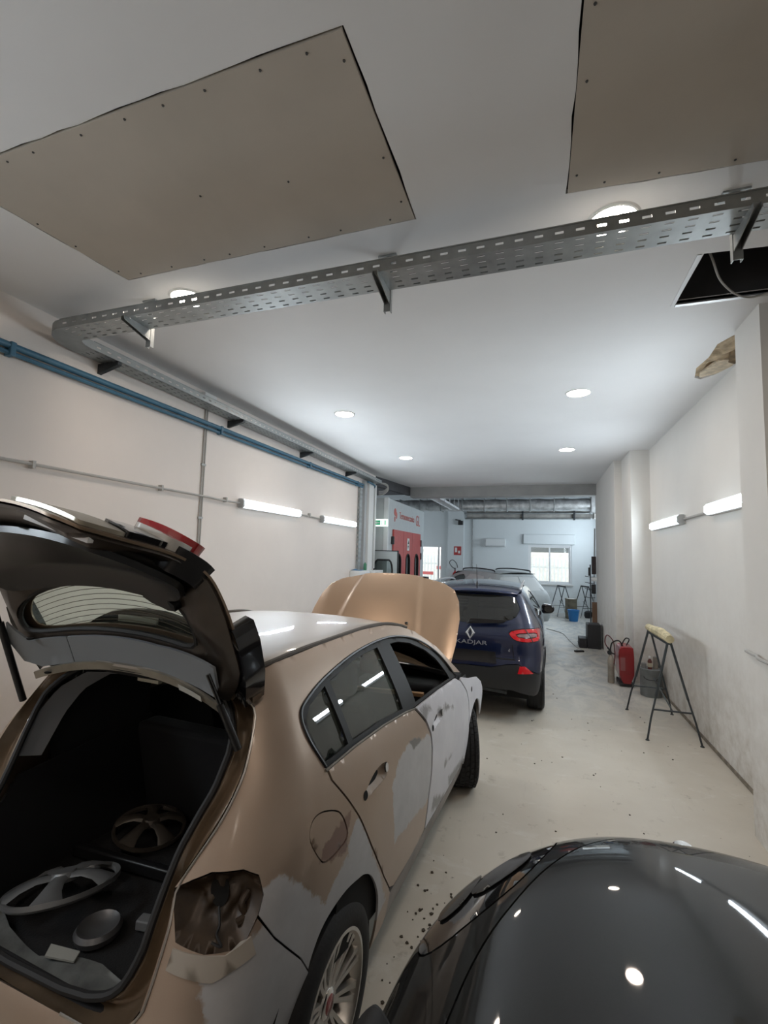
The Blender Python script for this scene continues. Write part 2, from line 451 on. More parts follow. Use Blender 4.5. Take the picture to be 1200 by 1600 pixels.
hBL, hBR = ragged(grow(BL, .010), .005), ragged(grow(BR, .008), .005)
ce = panel_mesh([(XL, -5), (3.2, -5), (3.2, 3.86), (1.50, 3.86), (1.50, 4.30), (XR, 4.30), (XR, 8.7), (1.47, 8.7), (1.47, 9.6), (1.34, 9.6), (1.34, 12.5), (-3.45, 12.5), (XL, 10.55)],
                lambda a, b: (a, b, CZ), .5, holes=[hBL, hBR, HT, FM], out=(0, 0, -1), name='ceiling')
link('ceiling', ce, 'ceiling_paint', smooth=0, solid=.025, kind='structure')
S('ceiling_beam', MB().box((-3.45, 12.5, 3.58), (1.34, 12.85, 4.4)), 'beam_paint')
S('ceiling_edge', MB().prism([(XL, 10.55), (-3.45, 12.5), (-3.52, 12.5), (XL-.1, 10.55)], 3.62, 4.4), 'raw_slab')
# shallow plinth line along the right wall
S('baseboard_right', MB().box((XR-.012, 4.3, 0), (XR, 8.7, .035)), mat('dirty_joint', (.22, .19, .15), .9, vary=.4, vscale=12))

# ------------------------------------------------------------------ ceiling boards, hatch, broken corner
def board(label, P, edge_pts):
    t = thing('ceiling_board', label, 'board', (P[0][0], P[0][1], CZ), 0, 'unpainted ceiling boards')
    q = [(a-P[0][0], b-P[0][1]) for a, b in P]
    MB().prism(q, -.004, .012).build('board_panel', 'plasterboard', t, smooth=0, bevel=.001)
    me = MB().lathe([(0, -.0075), (.005, -.0075), (.006, -.0038)], 8).mesh('screw')
    for a, b in edge_pts:
        s = link('screw', me, 'screw_dark', t); s.location = (a-P[0][0], b-P[0][1], 0)
def edge_screws(P, n, d=.035):
    cx = sum(a for a, b in P)/4; cy = sum(b for a, b in P)/4; out = []
    for i in range(4):
        a, b = P[i], P[(i+1) % 4]; k = n[i]
        for j in range(k):
            t = (j+.5+random.uniform(-.2, .2))/k; x = a[0]+(b[0]-a[0])*t; y = a[1]+(b[1]-a[1])*t
            out.append((x+(d if x < cx else -d)*(i % 2), y+(d if y < cy else -d)*((i+1) % 2)))
    return out
board('bare brown plasterboard patch in the ceiling above the car with open tailgate', BL, edge_screws(BL, (9, 3, 8, 4))+[(-1.7, 1.85), (-1.2, 1.9)])
board('bare brown plasterboard patch in the ceiling at the upper right corner', BR, edge_screws(BR, (5, 3, 6, 4)))
t = thing('ceiling_hatch', 'open black ceiling hatch with a metal edge strip beside the pillar', 'hatch', (.94, 3.70, CZ))
MB().box((0, 0, -.012), (.70, .035, .02)).build('edge_strip', 'aluminium', t, bevel=.002)
MB().box((-.025, -.58, -.004), (0, .035, .03)).build('edge_strip', 'anodised_white', t)
MB().prism([(0, -.58), (0, 0), (-.012, 0), (-.012, -.58)], .026, .5).prism([(0, -.012+.03), (.68, .03), (.68, .018), (0, .018)], .026, .5).build('void_lining', 'raw_slab', t)
link('loose_cable', MB().tube(spline([(1.00, 3.26, 4.02), (1.05, 3.30, 3.92), (1.14, 3.45, 3.85), (1.28, 3.58, 3.80), (1.42, 3.66, 3.82), (1.58, 3.62, 3.88), (1.60, 3.55, 4.1)], 6), .007, 6).mesh(),
     'grey_pvc', label='thin grey cable sagging out of the open ceiling hatch', cat='cable')
t = thing('foam_patch', 'broken ceiling corner with rough brown insulation foam by the pillar', 'damage', (1.6, 4.8, CZ))
def foam_fn(a, b):
    h = .012+.035*(math.sin(a*31+b*17)*.5+.5)*(math.sin(b*23-a*9)*.5+.5)
    return (a-1.6, b-4.8, h)
link('foam_fill', panel_mesh(grow(FM, .02), foam_fn, .03, out=(0, 0, -1)), 'insulation_foam', t)
MB().prism([(.05, -.28), (.144, -.34), (.144, .22), (.07, .16), (.03, -.02)], -.006, .03).build('dark_foam', 'brown_foam', t, bevel=.004)
MB().prism([(-.02, .10), (.14, .10), (.14, .27), (.06, .46), (-.06, .52), (-.09, .40)], -.003, .02).build('torn_edge', mat('torn_board', (.62, .53, .40), .95, vary=.3, vscale=14), t, bevel=.003)

# ------------------------------------------------------------------ luminaires
def downlight(x, y, label):
    t = thing('downlight', label, 'ceiling light', (x, y, CZ), 0, 'round recessed downlights')
    MB().lathe([(.118, -.004), (.122, -.010), (.134, -.010), (.142, -.001)], 40).build('trim_ring', 'white_plastic', t)
    MB().lathe([(0, -.0065), (.119, -.006)], 40).build('lens', 'spot_light', t)
for x, y, l in ((-2.49, 2.66, 'glowing round downlight behind the cable tray, above the tailgate'),
                (.385, 2.66, 'largest glowing downlight, half hidden by the cable tray on the right'),
                (-2.50, 5.62, 'round downlight over the roof of the bronze car, left row'),
                (.42, 5.50, 'round downlight in the right row, above the steel trestle'),
                (-2.47, 8.55, 'farthest downlight of the left row, near the paint booth'),
                (.45, 8.42, 'farthest downlight of the right row, near the stepped wall')):
    downlight(x, y, l)
for x, y, l in ((-2.49, -.26, 'left'), (.385, -.26, 'right')):
    downlight(x, y, 'round downlight above the viewpoint, %s one' % l)
for x, l in ((-2.49, 'left'), (.385, 'right')):  # extra row added out of view for overall brightness
    downlight(x, -3.2, 'added unseen round downlight near the rear wall behind the viewpoint, %s one' % l)
def tube_light(x, y0, y1, z, sgn, label, cable_end):
    t = thing('tube_light', label, 'wall light', (x, y0, z), 0, 'fluorescent wall luminaires')
    L = y1-y0
    def prof(w, h, c=.02):
        return [(0, -h), (w-c, -h), (w, -h+c), (w, h-c), (w-c, h), (0, h)]
    fn = lambda o: (lambda a, b, k: (sgn*(a+o), k, b))
    MB().prism(prof(.062, .058, .01), 0, L, fn(.001)).build('housing', 'white_plastic', t, smooth=0, bevel=.004)
    df = MB().prism(prof(.040, .060, .025), .03, L-.03, fn(.064)).build('diffuser', 'tube_light', t, bevel=.008)
    df.data.materials.append(MATS['tube_side']); sides = [p_.index for p_ in df.data.polygons if p_.normal.x*sgn < .9]
    for i_ in sides: df.data.polygons[i_].material_index = 1
    for a, b in ((-.005, .03), (L-.03, L+.005)):
        MB().prism(prof(.085, .064, .03), a, b, fn(.012)).build('end_cap', 'grey_plastic', t, bevel=.006)
    for k in (.2, L-.2):
        MB().box((sgn*.03 if sgn > 0 else -.06, k, .055), (sgn*.06 if sgn > 0 else -.03, k+.02, .067)).build('clip', 'white_plastic', t)
tube_light(XL, 5.14, 6.71, 2.60, 1, 'lit fluorescent tube on the left wall, nearer of the two', 0)
tube_light(XL, 7.55, 9.12, 2.58, 1, 'lit fluorescent tube on the left wall, next to the vertical cable tray', 0)
tube_light(XR, 6.76, 8.33, 2.53, -1, 'lit fluorescent tube on the right wall, farther of the two', 0)
tube_light(XR, 4.32, 5.74, 2.55, -1, 'lit fluorescent tube on the right wall, cut off by the pillar', 0)

tube_light(2.3, 13.4, 14.97, 3.25, -1, 'added unseen fluorescent tube high up round the corner on the right of the rear room, nearer one', 0)  # upper pair added out of view to brighten the far wall
tube_light(2.3, 15.8, 17.37, 3.25, -1, 'added unseen fluorescent tube high up round the corner on the right of the rear room, farther one', 0)
tube_light(XL, -1.3, .27, 2.85, 1, 'added unseen fluorescent tube on the left wall level with the viewpoint', 0)  # added out of view to lift the near ceiling
tube_light(2.3, 13.4, 14.97, 2.55, -1, 'added unseen fluorescent tube round the corner on the right of the rear room, nearer one', 0)  # lower pair added out of view to light the booth and rear room
tube_light(2.3, 15.8, 17.37, 2.55, -1, 'added unseen fluorescent tube round the corner on the right of the rear room, farther one', 0)

# ------------------------------------------------------------------ cable tray
def slotted(mb, fn, n, rows, pitch, width, sl=.042, sw=.012, thick=.0):
    """flat strip n*pitch long and width wide, with real slots; fn(a, b) places it"""
    rh = width/rows
    for i in range(n):
        for j in range(rows):
            a0, b0 = i*pitch, j*rh; off = (pitch*.25 if rows > 2 and j % 2 else 0)
            xs = [a0, a0+(pitch-sl)/2, a0+(pitch+sl)/2, a0+pitch]; ys = [b0, b0+(rh-sw)/2, b0+(rh+sw)/2, b0+rh]
            V = [fn(x, y) for x in xs for y in ys]
            mb.add(V, [(p*4+q, (p+1)*4+q, (p+1)*4+q+1, p*4+q+1) for p in range(3) for q in range(3) if not (p == 1 and q == 1)])
TZ = 3.63
tray = thing('cable_tray', 'slotted galvanised cable tray running along the left wall and across the ceiling', 'cable tray', (-3.60, 2.40, TZ))
def tray_piece(name, origin, along, across, n, w=.20, h=.07):
    o = Vector(origin); a_, c_ = Vector(along), Vector(across); up = Vector((0, 0, 1)); mb = MB()
    slotted(mb, lambda a, b: o+a_*a+c_*b, n, 4, .1, w)
    slotted(mb, lambda a, b: o+a_*a+up*b, n, 1, .1, h, sw=.014)
    slotted(mb, lambda a, b: o+a_*a+c_*w+up*b, n, 1, .1, h, sw=.014)
    L = n*.1
    for k, sg in ((0, 1), (w, -1)):
        p = o+c_*k+up*h
        mb.beam(p, p+a_*L, .008, .006)
    return mb.build(name, 'galvanised', tray, smooth=0, solid=.002, fix=False)
for k in range(4):   # black cables added in the tray so its slots look dark
    MB().tube([(.16, .025+.05*k, .014), (3, .027+.05*k, .014), (6.5, .025+.05*k, .014)], .012, 6).build('cable', 'black_rubber', tray)
    MB().tube([(-.115+.05*k, .37, .014), (-.115+.05*k, 7.8, .014)], .012, 6).build('cable', 'black_rubber', tray)
tray_piece('cross_tray', (.15, 0, 0), (1, 0, 0), (0, 1, 0), 64)
tray_piece('wall_tray', (-.14, .36, 0), (0, 1, 0), (1, 0, 0), 75)
mb = MB()   # rounded corner piece
arc = [(.15-.30*math.sin(a), .36-.36*math.cos(a)) for a in np.linspace(0, math.pi/2, 9)]
arci = [(.15-.09*math.sin(a), .36-.16*math.cos(a)) for a in np.linspace(0, math.pi/2, 9)]
for i in range(8):
    mb.add([(*arc[i], 0), (*arc[i+1], 0), (*arci[i+1], 0), (*arci[i], 0)], [(0, 1, 2, 3)])
    for P in (arc, arci):
        mb.add([(*P[i], 0), (*P[i+1], 0), (*P[i+1], .07), (*P[i], .07)], [(0, 1, 2, 3)])
mb.build('corner_piece', 'galvanised_dull', tray, solid=.002, smooth=50)
def bracket(x, name='hanger_bracket'):
    X = x+3.60
    o = MB().box((X-.022, .213, -.13), (X+.022, .217, .23)).box((X-.022, .217, -.13), (X-.018, .245, .23)).box((X+.018, .217, -.13), (X+.022, .245, .23)).build('hanger', 'galvanised', tray, smooth=0)
    MB().prism([(.213, -.085), (.213, -.004), (-.02, -.004), (-.02, -.03)], X-.018, X-.014, lambda a, b, h: (h, a, b)).prism(
        [(.213, -.085), (.213, -.004), (-.02, -.004), (-.02, -.03)], X+.014, X+.018, lambda a, b, h: (h, a, b)).prism(
        [(.213, -.004), (.213, 0), (-.02, 0), (-.02, -.004)], X-.018, X+.018, lambda a, b, h: (h, a, b)).build('support_arm', 'galvanised', o, smooth=0)
    MB().box((X-.06, .19, .219), (X+.06, .27, .2295)).build('ceiling_plate', 'galvanised_dull', o)
for x in (-2.80, -.90, .94, 2.6): bracket(x)
for y in (3.02, 4.86, 6.75, 8.66):
    MB().prism([(-.18, -.09), (-.18, 0), (.06, 0), (.06, -.028)], y-2.40-.02, y-2.40+.02, lambda a, b, h: (a, h, b-.003)).build('wall_arm', 'black_iron', tray, bevel=.002)

# ------------------------------------------------------------------ pipes and conduits
t = thing('air_pipe', 'blue compressed-air pipe running high along the left wall', 'pipe', (XL+.004, 0, 3.46))
MB().tube([(.045, -4.8, .0), (.045, 2, .0), (.045, 9.55, .04)], .026, 12).build('upper_pipe', 'blue_pipe', t)
MB().tube([(.04, -4.8, -.055), (.04, 2, -.055), (.04, 9.55, -.015)], .018, 10).build('lower_pipe', 'blue_pipe', t)
for k in (2.26, 4.66, 7.0, 9.2):
    MB().box((0, k-.02, -.08+.0065*(k-2)), (.075, k+.02, .028+.0052*(k-2))).build('pipe_clip', 'blue_pipe', t, bevel=.006)
t = thing('conduit', 'grey horizontal conduit feeding the tube lights on the left wall', 'conduit', (XL+.004, 0, 2.61))
MB().tube([(.035, -4.8, .03), (.035, 4.5, -.005), (.035, 4.7, -.012), (.035, 5.13, -.01)], .013, 8).build('pipe', 'grey_pvc', t)
MB().tube([(.016, 6.72, -.012), (.016, 7.54, -.026)], .013, 8).build('pipe', 'grey_pvc', t)
MB().tube([(.016, 9.13, -.03), (.016, 9.34, -.035)], .013, 8).build('pipe', 'grey_pvc', t)
for k in (1.2, 2.5, 3.8, 4.85, 7.1):
    MB().box((0, k-.012, -.03), (.05, k+.012, .03)).build('clip', 'grey_pvc', t)
t = thing('conduit', 'pair of grey vertical conduits crossing the blue pipe on the left wall', 'conduit', (XL+.004, 4.42, 0))
for k, r in ((0, .011), (.032, .011)):
    MB().tube([(.009, k, .4), (.009, k, CZ-.02)], r*.75, 8).build('pipe', 'grey_pvc', t)
for z in (1.2, 1.75, 2.35, 2.98): MB().box((0, -.022, z-.012), (.018, .05, z+.012)).build('clip', 'grey_plastic', t)
MB().box((0, -.09, CZ-.10), (.06, .12, CZ-.03)).build('junction_box', 'white_plastic', t, bevel=.006)
t = thing('conduit', 'short grey conduit linking the two right-wall tube lights', 'conduit', (XR, 5.75, 2.54))
MB().tube([(-.02, 0, 0), (-.02, .5, -.005), (-.02, 1.0, -.008)], .015, 8).build('pipe', 'grey_pvc', t)
MB().box((-.045, -.0, -.025), (0, .05, .025)).build('junction_box', 'white_plastic', t)
link('conduit', MB().tube(spline([(1.485, 4.28, 1.335), (1.485, 4.16, 1.33), (1.482, 4.08, 1.335), (1.47, 4.03, 1.325), (1.485, 3.92, 1.318), (1.485, 3.865, 1.318)], 4), .013, 8).mesh(), 'grey_pvc',
     label='short kinked grey conduit on the side of the near pillar', cat='conduit')

# ------------------------------------------------------------------ vehicle materials
mat('tyre_rubber', (.014, .014, .015), .75, bump=.15, bscale=60)
mat('alloy', (.48, .46, .43), .33, metal=.9, vary=.12, vscale=12)
mat('chrome', (.75, .75, .75), .12, metal=1)
mat('black_trim', (.010, .010, .011), .38)
mat('black_gloss', (.006, .006, .008), .12, coat=.6)
mat('interior_black', (.010, .010, .012), .9)
mat('interior_grey', (.20, .205, .21), .85, vary=.05)
mat('headliner_grey', (.30, .31, .33), .9)
mat('seat_fabric', (.014, .014, .016), .95, bump=.2, bscale=200)
mat('door_gap', (.004, .004, .004), .9)
mat('red_lens', (.35, .008, .012), .12, coat=.8, emit=(.5, .01, .01), estr=.0)
mat('clear_lens', (.62, .60, .56), .15, coat=.6)
mat('under_black', (.008, .008, .008), .95)
glass_mat('car_glass_green', (.24, .30, .27), .04, .0, .24, (.33, .38, .34))
glass_mat('car_glass_dark', (.05, .06, .065), .03, .0, .05)
glass_mat('tailgate_glass', (.74, .83, .76), .03, .0, .08, (.55, .60, .52))
glass_mat('windscreen_glass', (.80, .88, .84), .04)

def convex_mask(g, y, z, poly, edge=.012, nz=None):
    """1 inside a convex outline of the flank (car coordinates along / up), with a torn edge"""
    cx = sum(p[0] for p in poly)/len(poly); cz = sum(p[1] for p in poly)/len(poly); d = None
    for i in range(len(poly)):
        (a, b), (c, e) = poly[i], poly[(i+1) % len(poly)]
        nx, nzz = e-b, -(c-a); L = math.hypot(nx, nzz); nx /= L; nzz /= L
        if nx*(cx-a)+nzz*(cz-b) > 0: nx, nzz = -nx, -nzz
        k = g.math('ADD', g.math('MULTIPLY', y, nx), g.math('SUBTRACT', g.math('MULTIPLY', z, nzz), nx*a+nzz*b))
        d = k if d is None else g.math('MAXIMUM', d, k)
    if nz is not None: d = g.math('ADD', d, nz)
    return g.math('SUBTRACT', .5, g.math('DIVIDE', d, edge), clamp=True)
def bronze_paint(name, polys_primer=(), polys_brown=(), polys_dark=(), right_only=True):
    m = bpy.data.materials.new(name); MATS[name] = m; g = N(m); c = g.coord(); X = g.xyz(c)
    y, z = X[1], X[2]
    n1 = g.noise(1.3, 4, .6, c); n2 = g.noise(420, 2, .5, c); n3 = g.noise(5, 5, .65, c)
    col = g.mix(g.ramp(n1, [(.3, 0.), (.7, 1.)]), (.38, .29, .225), (.43, .335, .265))
    col = g.mix(g.math('MULTIPLY', g.ramp(n3, [(.5, 0.), (.8, 1.)]), .35), col, (.42, .36, .30))
    metal = g.math('MULTIPLY', g.math('ADD', n2, .3, clamp=True), .62)
    rough = g.math('ADD', .34, g.math('MULTIPLY', n3, .16))
    torn = g.math('MULTIPLY', g.math('SUBTRACT', g.noise(9, 5, .7, c), .5), .11)
    tot = None
    def over(polys, colr, r, sc=1.0):
        nonlocal col, metal, rough
        mk = None
        for p in polys:
            k = convex_mask(g, y, z, p, .010, g.math('MULTIPLY', torn, sc)); mk = k if mk is None else g.math('MAXIMUM', mk, k)
        if mk is None: return
        if right_only: mk = g.math('MULTIPLY', mk, g.math('GREATER_THAN', X[0], .3))
        col = g.mix(mk, col, colr); inv = g.math('SUBTRACT', 1, mk)
        metal = g.math('MULTIPLY', metal, inv)
        rough = g.math('ADD', g.math('MULTIPLY', rough, inv), g.math('MULTIPLY', mk, r))
    over(polys_brown, (.20, .125, .10), .42)
    prim = g.mix(g.ramp(n3, [(.35, 0.), (.7, 1.)]), (.42, .42, .43), (.50, .50, .51))
    over(polys_primer, prim, .5)
    over(polys_dark, (.17, .165, .16), .5, .6)
    g.col(col); g.l.new(metal, g.b.inputs['Metallic']); g.rough(rough)
    g.b.inputs['Coat Weight'].default_value = .25; g.b.inputs['Coat Roughness'].default_value = .12
    return m
# outlines in (y, z) of the flank
bronze_paint('paint_plain')
bronze_paint('paint_quarter',
    polys_primer=[[(-.36, .93), (-.23, .955), (-.02, .77), (.07, .60), (.2, .30), (-.6, .30), (-.6, .80)],
                  [(.04, .795), (.10, .845), (.16, .93), (.175, 1.0), (.24, .90), (.62, .42), (.3, .35), (0, .6)],
                  [(-.02, .74), (.10, .83), (.25, .85), (.5, .5), (.0, .5)]],
    polys_brown=[[(-.30, .965), (-.20, .905), (-.10, .845), (.03, .79), (.10, .835), (.155, .93), (.17, 1.0), (.02, .94), (-.10, .915)]])
bronze_paint('paint_bumper', polys_primer=[[(-.44, .80), (-.2, .90), (.2, .7), (.3, .1), (-.52, .1), (-.50, .5)]])
bronze_paint('paint_rear_door',
    polys_primer=[[(.70, .985), (.88, .99), (1.05, .955), (1.30, .90), (1.22, .58), (1.14, .56), (.62, .63), (.57, .90)]],
    polys_dark=[[(.86, 1.0), (1.03, .965), (1.05, .94), (.9, .95)]])
def primer_mat(name):
    m = bpy.data.materials.new(name); MATS[name] = m; g = N(m); c = g.coord(); X = g.xyz(c); y, z = X[1], X[2]
    n3 = g.noise(4, 5, .65, c)
    col = g.mix(g.ramp(n3, [(.3, 0.), (.7, 1.)]), (.58, .58, .62), (.66, .66, .695))
    torn = g.math('MULTIPLY', g.math('SUBTRACT', g.noise(11, 6, .75, c), .5), .16)
    for p in ([(1.10, 1.095), (1.28, 1.075), (1.30, 1.04), (1.16, 1.02)], [(1.40, 1.01), (1.75, .94), (1.78, .92), (1.42, .985)],
              [(1.30, .52), (1.62, .40), (1.60, .34), (1.28, .44)], [(1.7, .47), (2.2, .40), (2.2, .35), (1.75, .38)], [(1.55, .62), (1.75, .60), (1.72, .585), (1.56, .60)]):
        k = convex_mask(g, y, z, p, .03, torn)
        col = g.mix(g.math('MULTIPLY', k, .85), col, (.21, .205, .20))
    g.col(col); g.b.inputs['Roughness'].default_value = .48
    return m
primer_mat('primer_grey')

# ------------------------------------------------------------------ wheels
def wheel(car, x, y, z, R, w, rim_r, steer=0, spokes=10, grooves=True, cap='red_cap', treads=0, rimmat='alloy', twin=True):
    """x is the outer face; the tyre lies towards the car centre"""
    sg = 1 if x > 0 else -1
    a = w/2; G = .008 if grooves else 0
    prof = [(rim_r*.98, -a*.92), (rim_r+.015, -a), (R-.055, -a*1.04), (R-.02, -a*.98), (R-.006, -a*.86)]
    for k in (-.6, -.22, .18, .56):
        prof += [(R, a*(k-.16)), (R, a*k-.004), (R-G, a*k-.003), (R-G, a*k+.005), (R, a*k+.006)]
    prof += [(R, a*.80), (R-.006, a*.86), (R-.02, a*.98), (R-.055, a*1.04), (rim_r+.015, a), (rim_r*.98, a*.92), (rim_r*.94, 0)]
    mtx = Matrix.Translation((x-sg*a, y, z)) @ Matrix.Rotation(steer, 4, 'Z')
    def put(mb, name, m, par, **kw):
        me = mb.mesh(name); me.transform(mtx); return link(name, me, m, par, **kw)
    ty = MB().lathe(prof, 72, axis='x', closed=True)
    if treads:
        for i in range(treads):
            th = 2*math.pi*i/treads
            for u, dl in ((-.72, .0), (-.3, .4), (.05, .15), (.42, .6), (.74, .3)):
                t2 = th+dl*2*math.pi/treads
                m4 = Matrix.Rotation(t2, 4, 'X') @ Matrix.Translation((a*u, 0, R-.001))
                ty.box((-a*.12, -R*2.2/treads, 0), (a*.12, R*2.2/treads, .005), m4)
    tyre = put(ty, 'tyre', 'tyre_rubber', car)
    o = sg*a
    rim = put(MB().lathe([(rim_r*1.0, o*.86), (rim_r*1.045, o*.93), (rim_r*1.045, o*.99), (rim_r*.99, o*1.0), (rim_r*.93, o*.80), (rim_r*.88, o*.2), (rim_r*.86, -o*.6), (rim_r*.95, -o*.8)], 56, axis='x', caps=False), 'rim', rimmat, car)
    mb = MB().lathe([(0, o*.62), (rim_r*.30, o*.62), (rim_r*.34, o*.55), (rim_r*.34, o*.3), (0, o*.3)], 32, axis='x'); put(mb, 'hub', rimmat, rim)
    for i in range(spokes):
        for dd in ((-.10, .10) if twin else (0,)):
            th = 2*math.pi*(i+.25)/spokes
            hw = rim_r*(.052 if twin else .12)
            sec = []
            for f, xo, k in ((.22, .62, .9), (.5, .70, .95), (.78, .80, 1.1), (.95, .88, 1.5)):
                an = th+dd*(.6 if f < .4 else 1); ce = Vector((o*xo, math.cos(an)*rim_r*f, math.sin(an)*rim_r*f))
                tn = Vector((0, -math.sin(an), math.cos(an))); sec.append([ce-tn*hw*k-Vector((o*.22, 0, 0)), ce-tn*hw*k*.7, ce+tn*hw*k*.7, ce+tn*hw*k-Vector((o*.22, 0, 0))])
            s = MB()
            for q in range(3):
                s.add(sec[q]+sec[q+1], [(j, (j+1) % 4, 4+(j+1) % 4, 4+j) for j in range(4)])
            s.add(sec[0], [(0, 1, 2, 3)]).add(sec[3], [(3, 2, 1, 0)])
            put(s, 'spoke', rimmat, rim, smooth=40)
    put(MB().lathe([(0, o*.70), (rim_r*.17, o*.69), (rim_r*.21, o*.64), (rim_r*.21, o*.5)], 28, axis='x'), 'centre_cap', 'chrome', rim)
    put(MB().lathe([(0, o*.715), (rim_r*.13, o*.705), (rim_r*.14, o*.69)], 24, axis='x'), 'cap_badge', cap, rim)
    # brake drum and hub behind the spokes
    put(MB().lathe([(0, o*.15), (rim_r*.62, o*.15), (rim_r*.62, -o*.3), (0, -o*.3)], 32, axis='x'), 'brake_disc', mat('brake_iron', (.10, .09, .085), .6, metal=.5), tyre)
    return tyre
mat('red_cap', (.25, .02, .03), .25, coat=.5)

# ------------------------------------------------------------------ the bronze hatchback with open tailgate and bonnet
FT = math.radians(3.5)
fiat = thing('hatchback_car', 'bronze hatchback in repair with grey primer patches, tailgate and bonnet open', 'car', (-1.58, 1.68, 0), -FT)
FB = Body(([.15, .25, .40, .55, .72, .88, 1.0, 1.10, 1.19, 1.30, 1.40, 1.48, 1.54, 1.60], [.78, .835, .868, .882, .888, .885, .868, .838, .800, .738, .676, .624, .580, .53]),
          ([.15, .30, .50, .62, .70, .95, 1.2, 1.45, 1.6], [-.53, -.58, -.61, -.60, -.54, -.40, -.26, -.12, -.04]),
          ([.15, .9, 1.45, 1.6], [.30, .30, .18, .14]),
          lambda y: (.030*((y-1.9)/1.15)**2 if y > 1.9 else 0)+(.12*(.5-y)**2 if y < .5 else 0))
def both(name, outline, m, off=0, step=.028, holes=(), solid=.012, label=None, mirror=True, mmir=None, fn=None, **kw):
    f = fn or (lambda a, b: FB(a, b, off))
    me = panel_mesh(outline, f, step, holes, out=(1, -.15, .05), name=name)
    o = link(name, me, m, fiat, smooth=180, solid=solid, **kw)
    if label: o['label'] = label
    if mirror: link(name, mirror_mesh(me) if mmir is None else mirror_mesh(me), m, fiat, smooth=180, solid=solid) if mmir is None else _mir(name, me, mmir, solid)
    return o
def _mir(name, me, m, solid):
    m2 = mirror_mesh(me); m2.materials.clear(); link(name, m2, m, fiat, smooth=180, solid=solid)
arch_r = [(-.475, .22), (-.46, .42), (-.422, .53), (-.35, .63), (-.28, .68), (-.218, .697), (-.13, .71), (-.038, .70), (.03, .672), (.075, .62), (.09, .585)]
win_out = [(-.078, 1.168), (-.055, 1.225), (-.042, 1.284), (-.050, 1.345), (-.105, 1.385), (-.302, 1.437), (-.614, 1.475), (-.968, 1.487), (-1.256, 1.470), (-1.55, 1.408), (-1.79, 1.29), (-1.97, 1.11)]
gutter = [(-2.16, 1.07), (-2.02, 1.17), (-1.86, 1.315), (-1.60, 1.455), (-1.40, 1.515), (-1.19, 1.548), (-.83, 1.562), (-.398, 1.560), (-.05, 1.545), (.10, 1.512)]
door_rear = [(-.596, .432), (-.5, .54), (-.40, .672), (-.332, .768), (-.224, .936), (-.164, 1.02), (-.092, 1.116)]
arch_r = spline(arch_r, 3)
opening = [(.138, 1.462), (.128, 1.404), (.178, 1.332), (.25, 1.242), (.32, 1.172), (.394, 1.104), (.502, 1.014), (.570, .952)]
lamp_up = [(.502, .975), (.436, .996), (.34, .998), (.300, .978), (.296, .93), (.320, .885)]
seam = [(.268, .804), (.20, .727), (.136, .654)]
quarter = arch_r[:1]+[(-.62, .22), (-.62, .40)]+[(a+.004, b+.004) for a, b in door_rear]+spline(win_out, 4)+gutter+opening+lamp_up+seam+arch_r[::-1]
flap = smooth_poly([(.016, 1.05), (-.06, 1.026), (-.108, .996), (-.138, .915), (-.112, .892), (.01, .884), (.045, .915), (.092, 1.002), (.066, 1.040)], 2)
fbig = inset(flap, -.0055)
quarter = inset(quarter, .003)
link('rear_quarter_panel', panel_mesh(quarter, FB, .028, [fbig], out=(1, -.1, 0)), 'paint_quarter', fiat, smooth=180, solid=.01)
link('rear_quarter_panel', mirror_mesh(panel_mesh(quarter, FB, .03, out=(1, -.1, 0))), 'paint_plain', fiat, smooth=180, solid=.01)
both('fuel_flap', flap, 'paint_quarter', -.002, .02, mirror=False)
link('fuel_recess', panel_mesh(grow(flap, .12), lambda a, b: FB(a, b, -.02), .04, out=(1, 0, 0)), 'door_gap', fiat)
# doors: outline below the belt, black window frame above
belt = [(-.085, 1.158), (-.30, 1.168), (-.60, 1.158), (-.908, 1.132), (-1.04, 1.112)]
rd = door_rear+belt+[(-1.10, 1.06), (-1.165, 1.00), (-1.215, .92), (-1.238, .828), (-1.225, .70), (-1.19, .58), (-1.175, .48), (-1.168, .392), (-1.0, .385), (-.818, .388), (-.66, .40)]
HP = smooth_poly([(.13, -.014), (.02, .030), (-.10, .034), (-.140, .008), (-.125, -.030), (-.01, -.034), (.12, -.036)], 2)
both('rear_door', inset(rd, .004), 'paint_rear_door', .001, .020, mirror=False, holes=[[(a-.41, b+1.0) for a, b in HP]])
_mir('rear_door', panel_mesh(inset(rd, .004), lambda a, b: FB(a, b, .001), .04, out=(1, 0, 0)), 'paint_plain', .012)
fd = [(-1.062, 1.112), (-1.12, 1.062), (-1.183, 1.0), (-1.232, .92), (-1.254, .828), (-1.241, .70), (-1.205, .58), (-1.19, .48), (-1.184, .392), (-1.6, .375), (-2.12, .36),
      (-2.30, .37), (-2.355, .45), (-2.37, .55), (-2.36, .70), (-2.335, .80), (-2.26, .90), (-2.10, 1.02), (-1.98, 1.07), (-1.5, 1.098)]
both('front_door', inset(fd, .004), 'primer_grey', .001, .028, mirror=False, holes=[[(a-1.39, b+.955) for a, b in HP]])
_mir('front_door', panel_mesh(inset(fd, .004), lambda a, b: FB(a, b, .001), .04, out=(1, 0, 0)), 'primer_grey', .012)
fend = [(-2.115, 1.022), (-2.275, .90), (-2.35, .80), (-2.376, .70), (-2.386, .55), (-2.37, .45), (-2.33, .37), (-2.34, .30)]+[(-2.68+.40*math.cos(a), .33+.385*math.sin(a)) for a in np.linspace(math.radians(8), math.radians(158), 14)]+[(-3.06, .50), (-3.13, .60), (-3.16, .66), (-3.13, .72), (-3.02, .80), (-2.75, .905), (-2.4, .975), (-2.16, 1.035)]
both('front_fender', inset(fend, .003), 'primer_grey', .0, .03)
